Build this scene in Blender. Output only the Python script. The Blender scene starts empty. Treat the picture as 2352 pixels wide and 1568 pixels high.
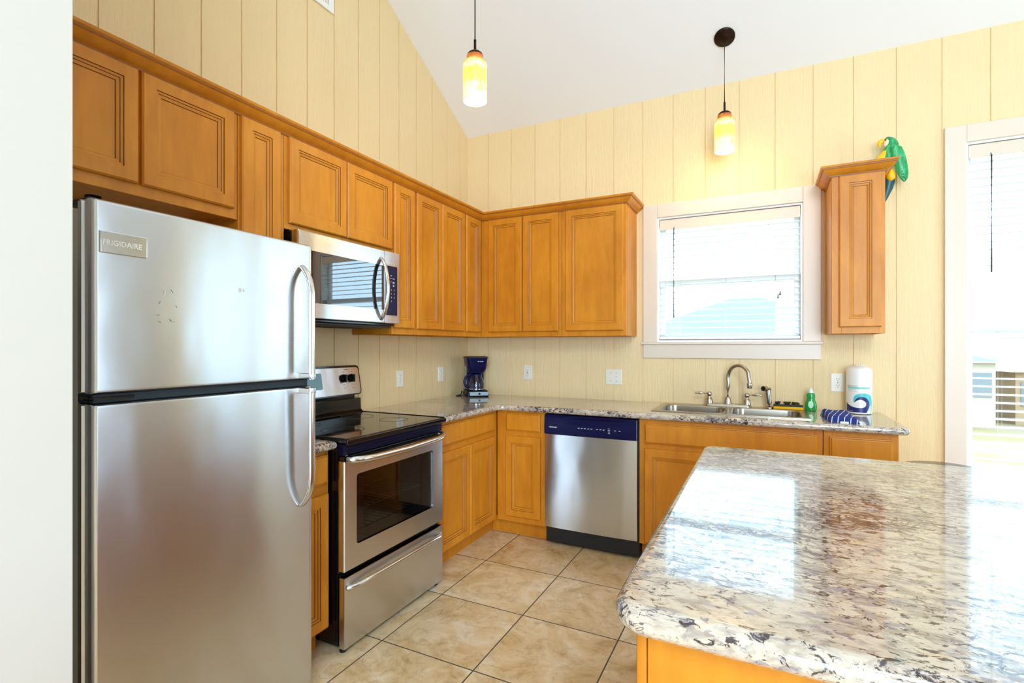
import bpy, bmesh, math, random
from mathutils import Vector, Matrix
R = math.radians
C = bpy.context.scene.collection
SC = bpy.context.scene
random.seed(7)

# ---------------------------------------------------------------- camera, sky, daylight, exposure
F_PX, CAM, YAW, Y0 = 1162.86, (2.283, -3.737, 1.3167), 26.44, 794.67
cd = bpy.data.cameras.new('camera'); cam = bpy.data.objects.new('camera', cd); C.objects.link(cam)
cd.sensor_width = 36.0; cd.sensor_fit = 'HORIZONTAL'; cd.lens = F_PX / 2352 * 36.0
cd.shift_y = (Y0 - 784) / 2352; cd.clip_start = 0.05; cd.clip_end = 400
cam.location = CAM; cam.rotation_euler = (R(90), 0, R(YAW)); SC.camera = cam

SC.view_settings.view_transform = 'Standard'; SC.view_settings.look = 'None'
SC.view_settings.gamma = 1.0; SC.view_settings.use_curve_mapping = False
SC.view_settings.exposure = -0.02
SC.cycles.max_bounces = 12; SC.cycles.diffuse_bounces = 6; SC.cycles.glossy_bounces = 5
SC.cycles.transmission_bounces = 8; SC.cycles.transparent_max_bounces = 16
SC.cycles.use_denoising = True; SC.cycles.sample_clamp_indirect = 6.0
SC.cycles.caustics_reflective = False; SC.cycles.caustics_refractive = False

wd = bpy.data.worlds.new('sky'); SC.world = wd; wd.use_nodes = True
nt = wd.node_tree; bg = nt.nodes['Background']
bg.inputs['Color'].default_value = (0.56, 0.78, 1.0, 1); bg.inputs['Strength'].default_value = 7.5

def area(name, loc, rot, sx, sy, power, color=(1, 1, 1), portal=False):
    l = bpy.data.lights.new(name, 'AREA'); l.shape = 'RECTANGLE'; l.size = sx; l.size_y = sy
    l.energy = power; l.color = color
    if portal: l.cycles.is_portal = True
    o = bpy.data.objects.new(name, l); C.objects.link(o); o.location = loc; o.rotation_euler = [R(a) for a in rot]
    return o
# daylight through the openings of the room (behind the camera and on its right)
area('daylight_rear', (3.9, -7.85, 1.3), (90, 0, 8), 2.8, 2.2, 200, (0.70, 0.85, 1.0))
area('daylight_right', (6.26, -1.6, 1.55), (90, 0, 90), 1.4, 1.9, 10, portal=True)
area('added_room_fill', (3.3, -5.4, 3.1), (54, 0, 32), 1.0, 1.0, 85, (0.78, 0.89, 1.0))  # added soft fill behind the camera for floor and lower cabinets, no fixture
area('daylight_sink_window', (2.05, 0.16, 1.79), (90, 0, 180), 0.90, 0.88, 10, portal=True)
area('daylight_tall_window', (3.72, 0.16, 1.53), (90, 0, 180), 0.80, 1.85, 10, portal=True)
area('daylight_far_window', (4.85, 0.16, 1.53), (90, 0, 180), 0.80, 1.85, 10, portal=True)

# ---------------------------------------------------------------- helpers
def col(h):
    h = h.lstrip('#'); out = []
    for i in (0, 2, 4):
        c = int(h[i:i+2], 16) / 255
        out.append(c / 12.92 if c <= 0.04045 else ((c + 0.055) / 1.055) ** 2.4)
    return tuple(out) + (1,)

def mat(name, color, rough=0.5, metal=0.0, **kw):
    m = bpy.data.materials.new(name); m.use_nodes = True
    b = m.node_tree.nodes['Principled BSDF']
    b.inputs['Base Color'].default_value = col(color) if isinstance(color, str) else tuple(color) + (1,)
    b.inputs['Roughness'].default_value = rough; b.inputs['Metallic'].default_value = metal
    for k, v in kw.items():
        b.inputs[k.replace('_', ' ')].default_value = v
    return m

class N:
    """small node builder"""
    def __init__(s, m): s.t = m.node_tree; s.b = s.t.nodes['Principled BSDF']; s.out = s.t.nodes['Material Output']
    def n(s, ty, **kw):
        x = s.t.nodes.new(ty)
        for k, v in kw.items():
            if k.startswith('i_'): x.inputs[k[2:].replace('_', ' ')].default_value = v
            else: setattr(x, k, v)
        return x
    def l(s, a, b): s.t.links.new(a, b)
    def coords(s, scale=(1, 1, 1), loc=(0, 0, 0), rot=(0, 0, 0)):
        g = s.n('ShaderNodeNewGeometry'); mp = s.n('ShaderNodeMapping')
        mp.inputs['Scale'].default_value = scale; mp.inputs['Location'].default_value = loc
        mp.inputs['Rotation'].default_value = [R(a) for a in rot]
        s.l(g.outputs['Position'], mp.inputs['Vector']); return mp.outputs['Vector']
    def objco(s, scale=(1, 1, 1)):
        g = s.n('ShaderNodeTexCoord'); mp = s.n('ShaderNodeMapping'); mp.inputs['Scale'].default_value = scale
        s.l(g.outputs['Object'], mp.inputs['Vector']); return mp.outputs['Vector']
    def noise(s, vec, scale=5, detail=3, rough=0.5, dist=0.0):
        x = s.n('ShaderNodeTexNoise'); x.inputs['Scale'].default_value = scale; x.inputs['Detail'].default_value = detail
        x.inputs['Roughness'].default_value = rough; x.inputs['Distortion'].default_value = dist
        s.l(vec, x.inputs['Vector']); return x.outputs['Fac']
    def ramp(s, fac, stops, interp='LINEAR'):
        x = s.n('ShaderNodeValToRGB'); r = x.color_ramp; r.interpolation = interp
        while len(r.elements) < len(stops): r.elements.new(0.5)
        for e, (p, c) in zip(r.elements, stops):
            e.position = p; e.color = col(c) if isinstance(c, str) else (c, c, c, 1)
        s.l(fac, x.inputs['Fac']); return x.outputs['Color']
    def mix(s, fac, a, b, blend='MIX'):
        x = s.n('ShaderNodeMix', data_type='RGBA', blend_type=blend)
        for k, v in ((0, fac), (6, a), (7, b)):
            if hasattr(v, 'is_output'): s.l(v, x.inputs[k])
            elif k == 0: x.inputs[0].default_value = v
            else: x.inputs[k].default_value = col(v) if isinstance(v, str) else v
        return x.outputs[2]
    def math(s, op, a, b=0.0):
        x = s.n('ShaderNodeMath', operation=op)
        for k, v in ((0, a), (1, b)):
            if hasattr(v, 'is_output'): s.l(v, x.inputs[k])
            else: x.inputs[k].default_value = v
        return x.outputs[0]
    def bump(s, h, strength=0.2, dist=0.01):
        x = s.n('ShaderNodeBump'); x.inputs['Strength'].default_value = strength; x.inputs['Distance'].default_value = dist
        s.l(h, x.inputs['Height']); s.l(x.outputs['Normal'], s.b.inputs['Normal']); return x
    def base(s, c): s.l(c, s.b.inputs['Base Color'])

# ---- materials
def make_wood(name, lo, hi, glaze=None):
    m = mat(name, hi, 0.40, 0, Specular_IOR_Level=0.35); n = N(m)
    a = n.noise(n.coords((7, 7, 1.4)), 3.0, 5, 0.6, 0.4)
    b = n.noise(n.coords((1, 1, 1)), 2.3, 3, 0.55)
    c1 = n.ramp(a, [(0.3, lo), (0.7, hi)])
    c2 = n.ramp(b, [(0.33, '#E6D8C2'), (0.62, '#FFFFFF')])
    n.base(n.mix(0.7, c1, c2, 'MULTIPLY'))
    f = n.noise(n.coords((60, 60, 3)), 4, 3, 0.6)
    n.bump(f, 0.04, 0.002)
    return m
WOOD = make_wood('honey_maple', '#C67D1C', '#D98F26')
WOODE = WOOD
GLAZE = mat('brown_glaze', '#8A5220', 0.45)
PANELSIDE = WOOD

def make_wall():
    m = mat('cream_plywood_paint', '#ECD3A2', 0.5); n = N(m)
    w = n.noise(n.coords((14, 14, 0.9)), 2.2, 5, 0.62, 1.6)
    w2 = n.noise(n.coords((40, 40, 2.2)), 3.0, 4, 0.6, 0.8)
    r = n.math('ADD', n.math('PINGPONG', n.math('MULTIPLY', w, 7.0), 1.0), n.math('MULTIPLY', w2, 1.2))
    n.bump(r, 0.28, 0.007)
    return m
WALL = make_wall()
PLAIN = mat('white_drywall', '#C4C0B9', 0.6)
def make_ceiling():
    m = mat('white_ceiling_paint', '#EEF0F3', 0.75); n = N(m)
    n.bump(n.noise(n.coords(), 90, 3, 0.6), 0.08, 0.004); return m
CEIL = make_ceiling()
TRIM = mat('cream_white_trim', '#DFD1C0', 0.35)
BLIND = mat('white_blind', '#F4F4F0', 0.4)
VINYL = mat('white_vinyl', '#F2F3F2', 0.35)
BWAND = mat('clear_grey_wand', '#4A524E', 0.3)

def make_floor():
    m = mat('beige_stone_tile', '#C9B08A', 0.38); n = N(m)
    S = 0.4725
    v = n.coords((1, 1, 1), (-0.754, 0.55, 0))
    br = n.n('ShaderNodeTexBrick', offset=0.0, squash=1.0)
    for k, val in (('Scale', 1.0), ('Mortar Size', 0.0032), ('Mortar Smooth', 0.15), ('Bias', 0.0), ('Brick Width', S), ('Row Height', S)):
        br.inputs[k].default_value = val
    br.inputs['Color1'].default_value = (0, 0, 0, 1); br.inputs['Color2'].default_value = (1, 1, 1, 1); br.inputs['Mortar'].default_value = (0.5, 0.5, 0.5, 1)
    n.l(v, br.inputs['Vector'])
    # each tile samples another stretch of stone
    off = n.n('ShaderNodeVectorMath', operation='MULTIPLY_ADD')
    n.l(br.outputs['Color'], off.inputs[0]); off.inputs[1].default_value = (7.3, 3.1, 5.7)
    n.l(n.coords(), off.inputs[2]); vv = off.outputs[0]
    a = n.noise(vv, 3.6, 8, 0.68, 1.5); b = n.noise(vv, 13, 7, 0.75, 0.8)
    c = n.ramp(a, [(0.28, '#B8925C'), (0.42, '#DABF90'), (0.56, '#E9D5B0'), (0.72, '#F6EEDC')])
    d = n.ramp(b, [(0.3, '#B9A180'), (0.5, '#FFFFFF'), (0.75, '#FFF6E2')])
    c = n.mix(0.6, c, d, 'MULTIPLY')
    tint = n.ramp(br.outputs['Color'], [(0.0, '#E9DCC8'), (1.0, '#FFFFFF')])
    c = n.mix(0.7, c, tint, 'MULTIPLY')
    n.base(n.mix(br.outputs['Fac'], c, '#554C42'))
    h = n.math('SUBTRACT', n.math('MULTIPLY', b, 0.25), br.outputs['Fac'])
    n.bump(h, 0.35, 0.003)
    n.l(n.ramp(br.outputs['Fac'], [(0, 0.36), (1, 0.8)]), n.b.inputs['Roughness'])
    return m
FLOOR = make_floor()

def make_granite():
    m = mat('speckled_granite', '#D8CDB8', 0.09, 0, IOR=1.5, Coat_Weight=0.5, Coat_Roughness=0.03); n = N(m)
    v = n.coords((1.0, 1.65, 1.5), (0, 0, 0), (0, 0, 24))
    vs = n.coords((0.55, 3.0, 1.6), (2, 5, 1), (0, 0, 24))
    drift = n.math('SUBTRACT', n.noise(n.coords((1, 1, 1), (3, 1, 0)), 2.6, 3, 0.55, 0.4), 0.5)   # where the dark drifts gather
    base = n.ramp(n.noise(v, 20, 5, 0.62, 0.8), [(0.32, '#9C9183'), (0.45, '#BEB3A4'), (0.56, '#D0C5B5'), (0.70, '#C6AE86')])
    vo = n.n('ShaderNodeTexVoronoi', feature='F1'); vo.inputs['Scale'].default_value = 46; vo.inputs['Randomness'].default_value = 1.0
    wv = n.n('ShaderNodeVectorMath', operation='MULTIPLY_ADD'); nn = n.n('ShaderNodeTexNoise'); nn.inputs['Scale'].default_value = 30; nn.inputs['Detail'].default_value = 4
    n.l(v, nn.inputs['Vector']); n.l(nn.outputs['Color'], wv.inputs[0]); wv.inputs[1].default_value = (0.05, 0.05, 0.05); n.l(v, wv.inputs[2]); n.l(wv.outputs[0], vo.inputs['Vector'])
    sep = n.n('ShaderNodeSeparateColor'); n.l(vo.outputs['Color'], sep.inputs[0])
    cry = n.ramp(sep.outputs[1], [(0.0, '#9A8F84'), (0.35, '#A79F9A'), (0.6, '#8B8A98'), (0.8, '#7A6E72'), (1.0, '#B4A48C')])
    pat = n.math('ADD', n.noise(v, 12, 6, 0.66, 1.1), n.math('MULTIPLY', drift, 0.30))
    gm = n.math('MULTIPLY', n.ramp(pat, [(0.47, 0.0), (0.55, 1.0)]), n.ramp(sep.outputs[0], [(0.30, 0.0), (0.42, 0.9)]))
    c = n.mix(gm, base, cry)
    fl = n.math('ADD', n.noise(v, 36, 6, 0.72, 1.4), n.math('MULTIPLY', drift, 0.36))
    dark = n.ramp(n.noise(v, 70, 2), [(0.38, '#1C1719'), (0.55, '#42343A'), (0.70, '#33323C')])
    c = n.mix(n.ramp(fl, [(0.535, 0.0), (0.575, 0.95)]), c, dark)
    ln = n.math('ABSOLUTE', n.math('SUBTRACT', n.noise(vs, 14, 5, 0.6, 0.9), 0.5))
    lm = n.math('MULTIPLY', n.ramp(ln, [(0.004, 1.0), (0.014, 0.0)]), n.ramp(n.noise(v, 9, 3), [(0.48, 0.0), (0.58, 0.85)]))
    c = n.mix(lm, c, '#453B40')
    gd = n.noise(n.coords((1, 1, 1), (9, 4, 2)), 16, 5, 0.7, 0.7)
    c = n.mix(n.ramp(gd, [(0.67, 0.0), (0.72, 0.6)]), c, '#6E4A1E')
    n.base(c)
    return m
GRANITE = make_granite()

def make_steel(name, color='#CFD1D3', rough=0.25, wav=0.035, an=0.88):
    m = mat(name, color, rough, 1.0, Anisotropic=an, Anisotropic_Rotation=0.25); n = N(m)
    ge = n.n('ShaderNodeNewGeometry'); tg = n.n('ShaderNodeVectorMath', operation='CROSS_PRODUCT'); tg.inputs[0].default_value = (0, 0, 1)
    n.l(ge.outputs['True Normal'], tg.inputs[1]); n.l(tg.outputs[0], n.b.inputs['Tangent'])   # brushed along the horizontal
    a = n.noise(n.coords((3, 3, 420)), 3, 2, 0.5)
    w = n.noise(n.coords((1, 1, 0.55)), 3.4, 2, 0.4)
    h = n.math('ADD', n.math('MULTIPLY', a, 0.006), w)
    n.bump(h, 0.10, wav * 2)
    return m
STEEL = make_steel('brushed_steel')
STEELB = make_steel('brushed_steel_bright', '#D6D8D9', 0.2, 0.0, 0.3)
NICKEL = mat('brushed_nickel', '#B9B2A6', 0.22, 1.0)
SINKM = mat('satin_sink_steel', '#A79E90', 0.25, 1.0)
CHROME = mat('polished_metal', '#DADCDD', 0.1, 1.0)
BLACK = mat('gloss_black', '#0A0A0D', 0.12)
BLACKM = mat('matte_black', '#0D0D0F', 0.5)
NAVY = mat('dark_navy_plastic', '#07083A', 0.3, Specular_IOR_Level=0.22)
NAVYD = mat('deep_navy_plastic', '#040524', 0.35, Specular_IOR_Level=0.2)
GREYGAP = mat('dark_speckled_plastic', '#16232C', 0.55)
SIDEGREY = mat('fridge_side_grey', '#C4C0B8', 0.45)
WHITEP = mat('white_plastic', '#EFEFEA', 0.35)
WHITEPB = mat('warm_white_plastic', '#E9E7DA', 0.35)
SLOT = mat('dark_slot', '#3A3733', 0.6)
PRINT = mat('pale_print', '#D9DEE6', 0.5)
BRONZE = mat('oil_rubbed_bronze', '#2B1A10', 0.4, 0.7)
COOKGLASS = mat('black_cooktop_glass', '#08080A', 0.05, 0, IOR=1.6)

def make_glass(name, tint=(1, 1, 1), refl=0.06, amount=1.0):
    m = bpy.data.materials.new(name); m.use_nodes = True; t = m.node_tree
    t.nodes.remove(t.nodes['Principled BSDF'])
    tr = t.nodes.new('ShaderNodeBsdfTransparent'); tr.inputs[0].default_value = tint + (1,)
    gl = t.nodes.new('ShaderNodeBsdfGlossy'); gl.inputs['Roughness'].default_value = 0.03
    fw = t.nodes.new('ShaderNodeLayerWeight'); fw.inputs['Blend'].default_value = 0.5
    pw = t.nodes.new('ShaderNodeMath'); pw.operation = 'POWER'; pw.inputs[1].default_value = 4.0; t.links.new(fw.outputs['Facing'], pw.inputs[0])
    lw = t.nodes.new('ShaderNodeMath'); lw.operation = 'MULTIPLY_ADD'; lw.inputs[1].default_value = 0.9; lw.inputs[2].default_value = refl; t.links.new(pw.outputs[0], lw.inputs[0])
    mx = t.nodes.new('ShaderNodeMixShader')
    t.links.new(lw.outputs[0], mx.inputs[0]); t.links.new(tr.outputs[0], mx.inputs[1]); t.links.new(gl.outputs[0], mx.inputs[2])
    t.links.new(mx.outputs[0], t.nodes['Material Output'].inputs[0]); return m
PANE = make_glass('window_pane_glass', (0.94, 0.97, 0.96))
OVENGLASS = make_glass('dark_oven_glass', (0.55, 0.54, 0.56))
CARAFE = make_glass('clear_carafe_glass', (0.72, 0.76, 0.82))

# ---- mesh building
BASE = {}
def thing(name, label, cat, loc=(0, 0, 0), rotz=0.0, group=None, local=False):
    o = bpy.data.objects.new(name, None); C.objects.link(o); o.empty_display_size = 0.05
    o.location = loc; o.rotation_euler = (0, 0, R(rotz)); o['label'] = label; o['category'] = cat
    if group: o['group'] = group
    BASE[o.name] = None if local else Vector(loc)
    return o
def struct_root(name, loc=(0, 0, 0)):
    o = bpy.data.objects.new(name, None); C.objects.link(o); o.location = loc; o['kind'] = 'structure'
    BASE[o.name] = Vector(loc); return o
def tag(o, label, cat, group=None, kind=None):
    o['label'] = label; o['category'] = cat
    if group: o['group'] = group
    if kind: o['kind'] = kind
    return o
def link_mesh(name, me, parent, label=None):
    o = bpy.data.objects.new(name, me); C.objects.link(o)
    if parent is not None:
        o.parent = parent
        b = BASE.get(parent.name)
        if b is not None: o.matrix_parent_inverse = Matrix.Translation(-b)
    if label: o['label'] = label
    return o
def obj(name, bm, mats, parent=None, smooth=35, label=None, kind=None):
    bmesh.ops.recalc_face_normals(bm, faces=bm.faces[:])
    me = bpy.data.meshes.new(name); bm.to_mesh(me); bm.free()
    for m in (mats if isinstance(mats, (list, tuple)) else [mats]): me.materials.append(m)
    if smooth:
        me.shade_smooth(); me.set_sharp_from_angle(angle=R(smooth))
    o = link_mesh(name, me, parent, label)
    if smooth: weighted(o)
    if kind: o['kind'] = kind
    return o
def weighted(o):
    w = o.modifiers.new('even_normals', 'WEIGHTED_NORMAL'); w.keep_sharp = True; w.weight = 80; w.mode = 'FACE_AREA'
def struct(name, bm, mats, parent=None, smooth=30):
    o = obj(name, bm, mats, parent, smooth)
    if parent is None: o['kind'] = 'structure'
    return o
def NB(): return bmesh.new()
def box(bm, x0, x1, y0, y1, z0, z1, bev=0.0, seg=2, mi=0):
    r = bmesh.ops.create_cube(bm, size=1.0); vs = r['verts']
    sx, sy, sz = abs(x1-x0), abs(y1-y0), abs(z1-z0); cx, cy, cz = (x0+x1)/2, (y0+y1)/2, (z0+z1)/2
    for v in vs: v.co = Vector((cx + v.co.x*sx, cy + v.co.y*sy, cz + v.co.z*sz))
    fs = set(f for v in vs for f in v.link_faces)
    for f in fs: f.material_index = mi
    if bev > 0:
        es = list(set(e for v in vs for e in v.link_edges))
        g = bmesh.ops.bevel(bm, geom=es, offset=bev, segments=seg, affect='EDGES', profile=0.5)
        for f in g['faces']: f.material_index = mi
    return vs
def prism(bm, pts, axis, a, b, mi=0):
    """pts: 2D polygon in the two other axes (cyclic order kept), extruded a..b along axis"""
    def P(p, t):
        return {'x': (t, p[0], p[1]), 'y': (p[0], t, p[1]), 'z': (p[0], p[1], t)}[axis]
    A = [bm.verts.new(P(p, a)) for p in pts]; B = [bm.verts.new(P(p, b)) for p in pts]
    n = len(pts); fs = [bm.faces.new(A), bm.faces.new(B[::-1])]
    for i in range(n): fs.append(bm.faces.new((A[i], B[i], B[(i+1) % n], A[(i+1) % n])))
    for f in fs: f.material_index = mi
    return fs
def loft(bm, rings, closed=True, cap0=True, cap1=True, mi=0):
    V = [[bm.verts.new(p) for p in r] for r in rings]; n = len(V[0]); fs = []
    for a, b in zip(V, V[1:]):
        for i in range(n if closed else n-1):
            j = (i+1) % n
            try: fs.append(bm.faces.new((a[i], a[j], b[j], b[i])))
            except ValueError: pass
    if cap0: fs.append(bm.faces.new(V[0][::-1]))
    if cap1: fs.append(bm.faces.new(V[-1]))
    for f in fs: f.material_index = mi
    return V, fs
def circ(c, r, n, ax=(1, 0, 0), ay=(0, 1, 0), ry=None):
    c = Vector(c); ax = Vector(ax); ay = Vector(ay); ry = r if ry is None else ry
    return [c + ax*(r*math.cos(2*math.pi*i/n)) + ay*(ry*math.sin(2*math.pi*i/n)) for i in range(n)]
def lathe(bm, prof, c=(0, 0, 0), n=24, cap0=True, cap1=True, mi=0):
    return loft(bm, [circ((c[0], c[1], c[2]+z), max(r, 1e-4), n) for r, z in prof], True, cap0, cap1, mi)
def frame_at(t, up=Vector((0, 0, 1))):
    t = t.normalized()
    if abs(t.dot(up)) > 0.95: up = Vector((1, 0, 0)) if abs(t.x) < 0.9 else Vector((0, 1, 0))
    a = t.cross(up).normalized(); b = a.cross(t).normalized(); return a, b
def tube(bm, pts, r, n=10, rb=None, up=None, mi=0, cap=True):
    pts = [Vector(p) for p in pts]; rings = []; pa = None
    for i, p in enumerate(pts):
        t = (pts[min(i+1, len(pts)-1)] - pts[max(i-1, 0)]).normalized()
        if up is not None: a = Vector(up); a = (a - t*a.dot(t)).normalized(); b = t.cross(a)
        elif pa is None: a, b = frame_at(t)
        else: a = (pa - t*pa.dot(t)).normalized(); b = t.cross(a)
        pa = a
        rr = r[i] if isinstance(r, (list, tuple)) else r
        rings.append(circ(p, rr, n, a, b, rb if rb is not None else rr))
    return loft(bm, rings, True, cap, cap, mi)
def cyl(bm, p0, p1, r0, r1=None, n=20, mi=0): return tube(bm, [p0, p1], [r0, r0 if r1 is None else r1], n, mi=mi)
def ell(bm, c, rx, ry, rz, nu=16, nv=10, mi=0):
    rings = []
    for j in range(nv+1):
        a = -math.pi/2 + math.pi*j/nv; k = max(math.cos(a), 0.02)
        rings.append(circ((c[0], c[1], c[2]+rz*math.sin(a)), rx*k, nu, ry=ry*k))
    return loft(bm, rings, True, True, True, mi)
def bez(p0, p1, p2, p3, n=10):
    p0, p1, p2, p3 = map(Vector, (p0, p1, p2, p3)); out = []
    for i in range(n+1):
        t = i/n; u = 1-t; out.append(p0*u**3 + p1*3*u*u*t + p2*3*u*t*t + p3*t**3)
    return out
def smoothpath(pts, n=6):
    pts = [Vector(p) for p in pts]; out = []
    for i in range(len(pts)-1):
        p0 = pts[max(i-1, 0)]; p1 = pts[i]; p2 = pts[i+1]; p3 = pts[min(i+2, len(pts)-1)]
        for k in range(n):
            t = k/n
            out.append(0.5*((2*p1) + (p2-p0)*t + (2*p0-5*p1+4*p2-p3)*t*t + (3*p1-p0-3*p2+p3)*t**3))
    return out + [pts[-1]]
def rrect(x0, x1, y0, y1, r, z, k=5):
    out = []
    for cx, cy, a0 in ((x1-r, y1-r, 0), (x0+r, y1-r, 90), (x0+r, y0+r, 180), (x1-r, y0+r, 270)):
        for i in range(k+1):
            a = R(a0 + 90*i/k); out.append(Vector((cx + r*math.cos(a), cy + r*math.sin(a), z)))
    return out
def text_mesh(name, body, size, fn, m, parent, extrude=0.0006, align='LEFT', label=None, bold=0.0):
    cu = bpy.data.curves.new('lettering', 'FONT'); cu.body = body; cu.size = size; cu.extrude = extrude; cu.align_x = align; cu.offset = bold
    o = bpy.data.objects.new('lettering_tmp', cu); C.objects.link(o)
    dg = bpy.context.evaluated_depsgraph_get(); me = bpy.data.meshes.new_from_object(o.evaluated_get(dg))
    bpy.data.objects.remove(o); bpy.data.curves.remove(cu)
    for v in me.vertices: v.co = fn(v.co.x, v.co.y, v.co.z)
    me.name = name; me.materials.clear(); me.materials.append(m)
    return link_mesh(name, me, parent, label)
def dup(root, loc, rotz=None, label=None):
    r = root.copy(); C.objects.link(r); r.location = loc
    if rotz is not None: r.rotation_euler = (0, 0, R(rotz))
    if label: r['label'] = label
    for ch in list(root.children):
        c = ch.copy(); C.objects.link(c); c.parent = r; c.matrix_parent_inverse = ch.matrix_parent_inverse.copy()
        for g in ch.children:
            d = g.copy(); C.objects.link(d); d.parent = c; d.matrix_parent_inverse = g.matrix_parent_inverse.copy()
    return r
def cut(o, lo, hi, bev=0.0):
    """cut a box out of a mesh object"""
    b = NB(); box(b, lo[0], hi[0], lo[1], hi[1], lo[2], hi[2], bev, 4)
    bmesh.ops.recalc_face_normals(b, faces=b.faces[:])
    me = bpy.data.meshes.new('cutter'); b.to_mesh(me); b.free()
    k = bpy.data.objects.new('cutter', me); C.objects.link(k)
    o.modifiers.clear(); md = o.modifiers.new('cut', 'BOOLEAN'); md.object = k; md.operation = 'DIFFERENCE'; md.solver = 'EXACT'
    dg = bpy.context.evaluated_depsgraph_get(); dg.update()
    new = bpy.data.meshes.new_from_object(o.evaluated_get(dg)); o.modifiers.clear(); o.data = new; weighted(o)
    bpy.data.objects.remove(k); bpy.data.meshes.remove(me)

# ---------------------------------------------------------------- room shell
RX, RY = 6.2, -7.8
SLOPE = 0.533; ZC = 3.106; RIDGE = -3.9
def ceil_z(y): return ZC + SLOPE*(-y) if y > RIDGE else ZC + SLOPE*(y - 2*RIDGE)

b = NB(); box(b, -0.12, RX+0.12, RY-0.12, 0.12, -0.1, 0.0); struct('floor', b, FLOOR)
b = NB()
prism(b, [(0.12, ceil_z(0.12)), (RIDGE, ceil_z(RIDGE)), (RIDGE, ceil_z(RIDGE)+0.15), (0.12, ceil_z(0.12)+0.15)], 'x', -0.12, RX+0.12)
prism(b, [(RIDGE, ceil_z(RIDGE)), (RY-0.12, ceil_z(RY-0.12)), (RY-0.12, ceil_z(RY-0.12)+0.15), (RIDGE, ceil_z(RIDGE)+0.15)], 'x', -0.12, RX+0.12)
struct('ceiling', b, CEIL)

GW, GD = 0.007, 0.006
def strips(lo, hi, grooves):
    out = []; p = lo
    for g in grooves:
        if lo < g < hi:
            out.append((p, g-GW/2, False)); out.append((g-GW/2, g+GW/2, True)); p = g+GW/2
    out.append((p, hi, False)); return out
# back wall (y = 0) with its three window openings
OPEN = [(1.596, 2.508, 1.347, 2.238), (3.314, 4.13, 0.60, 2.475), (4.44, 5.26, 0.60, 2.475)]
bg_ = [0.203 + 0.2145*k for k in range(-1, 29)]
b = NB(); tops = ZC + 0.02
for a, c, g in strips(-0.12, RX+0.12, bg_):
    cuts = [a, c]
    for o in OPEN:
        for x in o[:2]:
            if a < x < c: cuts.append(x)
    cuts.sort()
    for u0, u1 in zip(cuts, cuts[1:]):
        if u1-u0 < 1e-6: continue
        mid = (u0+u1)/2; zz = [(0.0, tops)]
        for o in OPEN:
            if o[0] < mid < o[1]: zz = [(0.0, o[2]), (o[3], tops)]
        for z0, z1 in zz: box(b, u0, u1, GD if g else 0.0, 0.12, z0, z1)
struct('wall_back', b, WALL, smooth=0)
# left wall (x = 0), raked top
b = NB(); lg = [-0.722 - 0.1985*k + 0.0 for k in range(35, -4, -1)]
for a, c, g in strips(RY, 0.0, lg):
    x1 = -GD if g else 0.0
    ys = [a, c] if not (a < RIDGE < c) else [a, RIDGE, c]
    for u0, u1 in zip(ys, ys[1:]):
        prism(b, [(u0, 0.0), (u1, 0.0), (u1, ceil_z(u1)+0.02), (u0, ceil_z(u0)+0.02)], 'x', -0.12, x1)
struct('wall_left', b, WALL, smooth=0)
# closet wall end that hides the near side of the fridge
b = NB(); prism(b, [(-3.25, 0.0), (-3.25, ceil_z(-3.25)+0.02), (-3.9, ceil_z(-3.9)+0.02), (-4.5, ceil_z(-4.5)+0.02), (-4.5, 0.0)], 'x', 0.0, 1.113)
struct('wall_partition', b, PLAIN, smooth=0)
# right wall and rear wall with large openings
def plainwall_x(name, x0, x1, y0, y1, ops):
    b = NB(); ys = sorted(set([y0, y1] + [v for o in ops for v in o[:2]]))
    for a, c in zip(ys, ys[1:]):
        m = (a+c)/2; hit = [o for o in ops if o[0] < m < o[1]]
        if hit: box(b, x0, x1, a, c, 0, hit[0][2]); lo = hit[0][3]
        else: lo = 0.0
        pp = [a, c] if not (a < RIDGE < c) else [a, RIDGE, c]
        for u, w in zip(pp, pp[1:]):
            prism(b, [(u, lo), (w, lo), (w, ceil_z(w)+0.02), (u, ceil_z(u)+0.02)], 'x', x0, x1)
    struct(name, b, PLAIN, smooth=0)
plainwall_x('wall_right', RX, RX+0.12, RY, 0.12, [(-2.3, -0.9, 0.6, 2.5)])
b = NB()
box(b, -0.12, 2.5, RY-0.12, RY, 0, ZC+0.02); box(b, 5.3, RX+0.12, RY-0.12, RY, 0, ZC+0.02)
box(b, 2.5, 5.3, RY-0.12, RY, 2.4, ZC+0.02); box(b, 2.5, 5.3, RY-0.12, RY, 0, 0.2)
struct('wall_rear', b, PLAIN, smooth=0)

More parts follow.
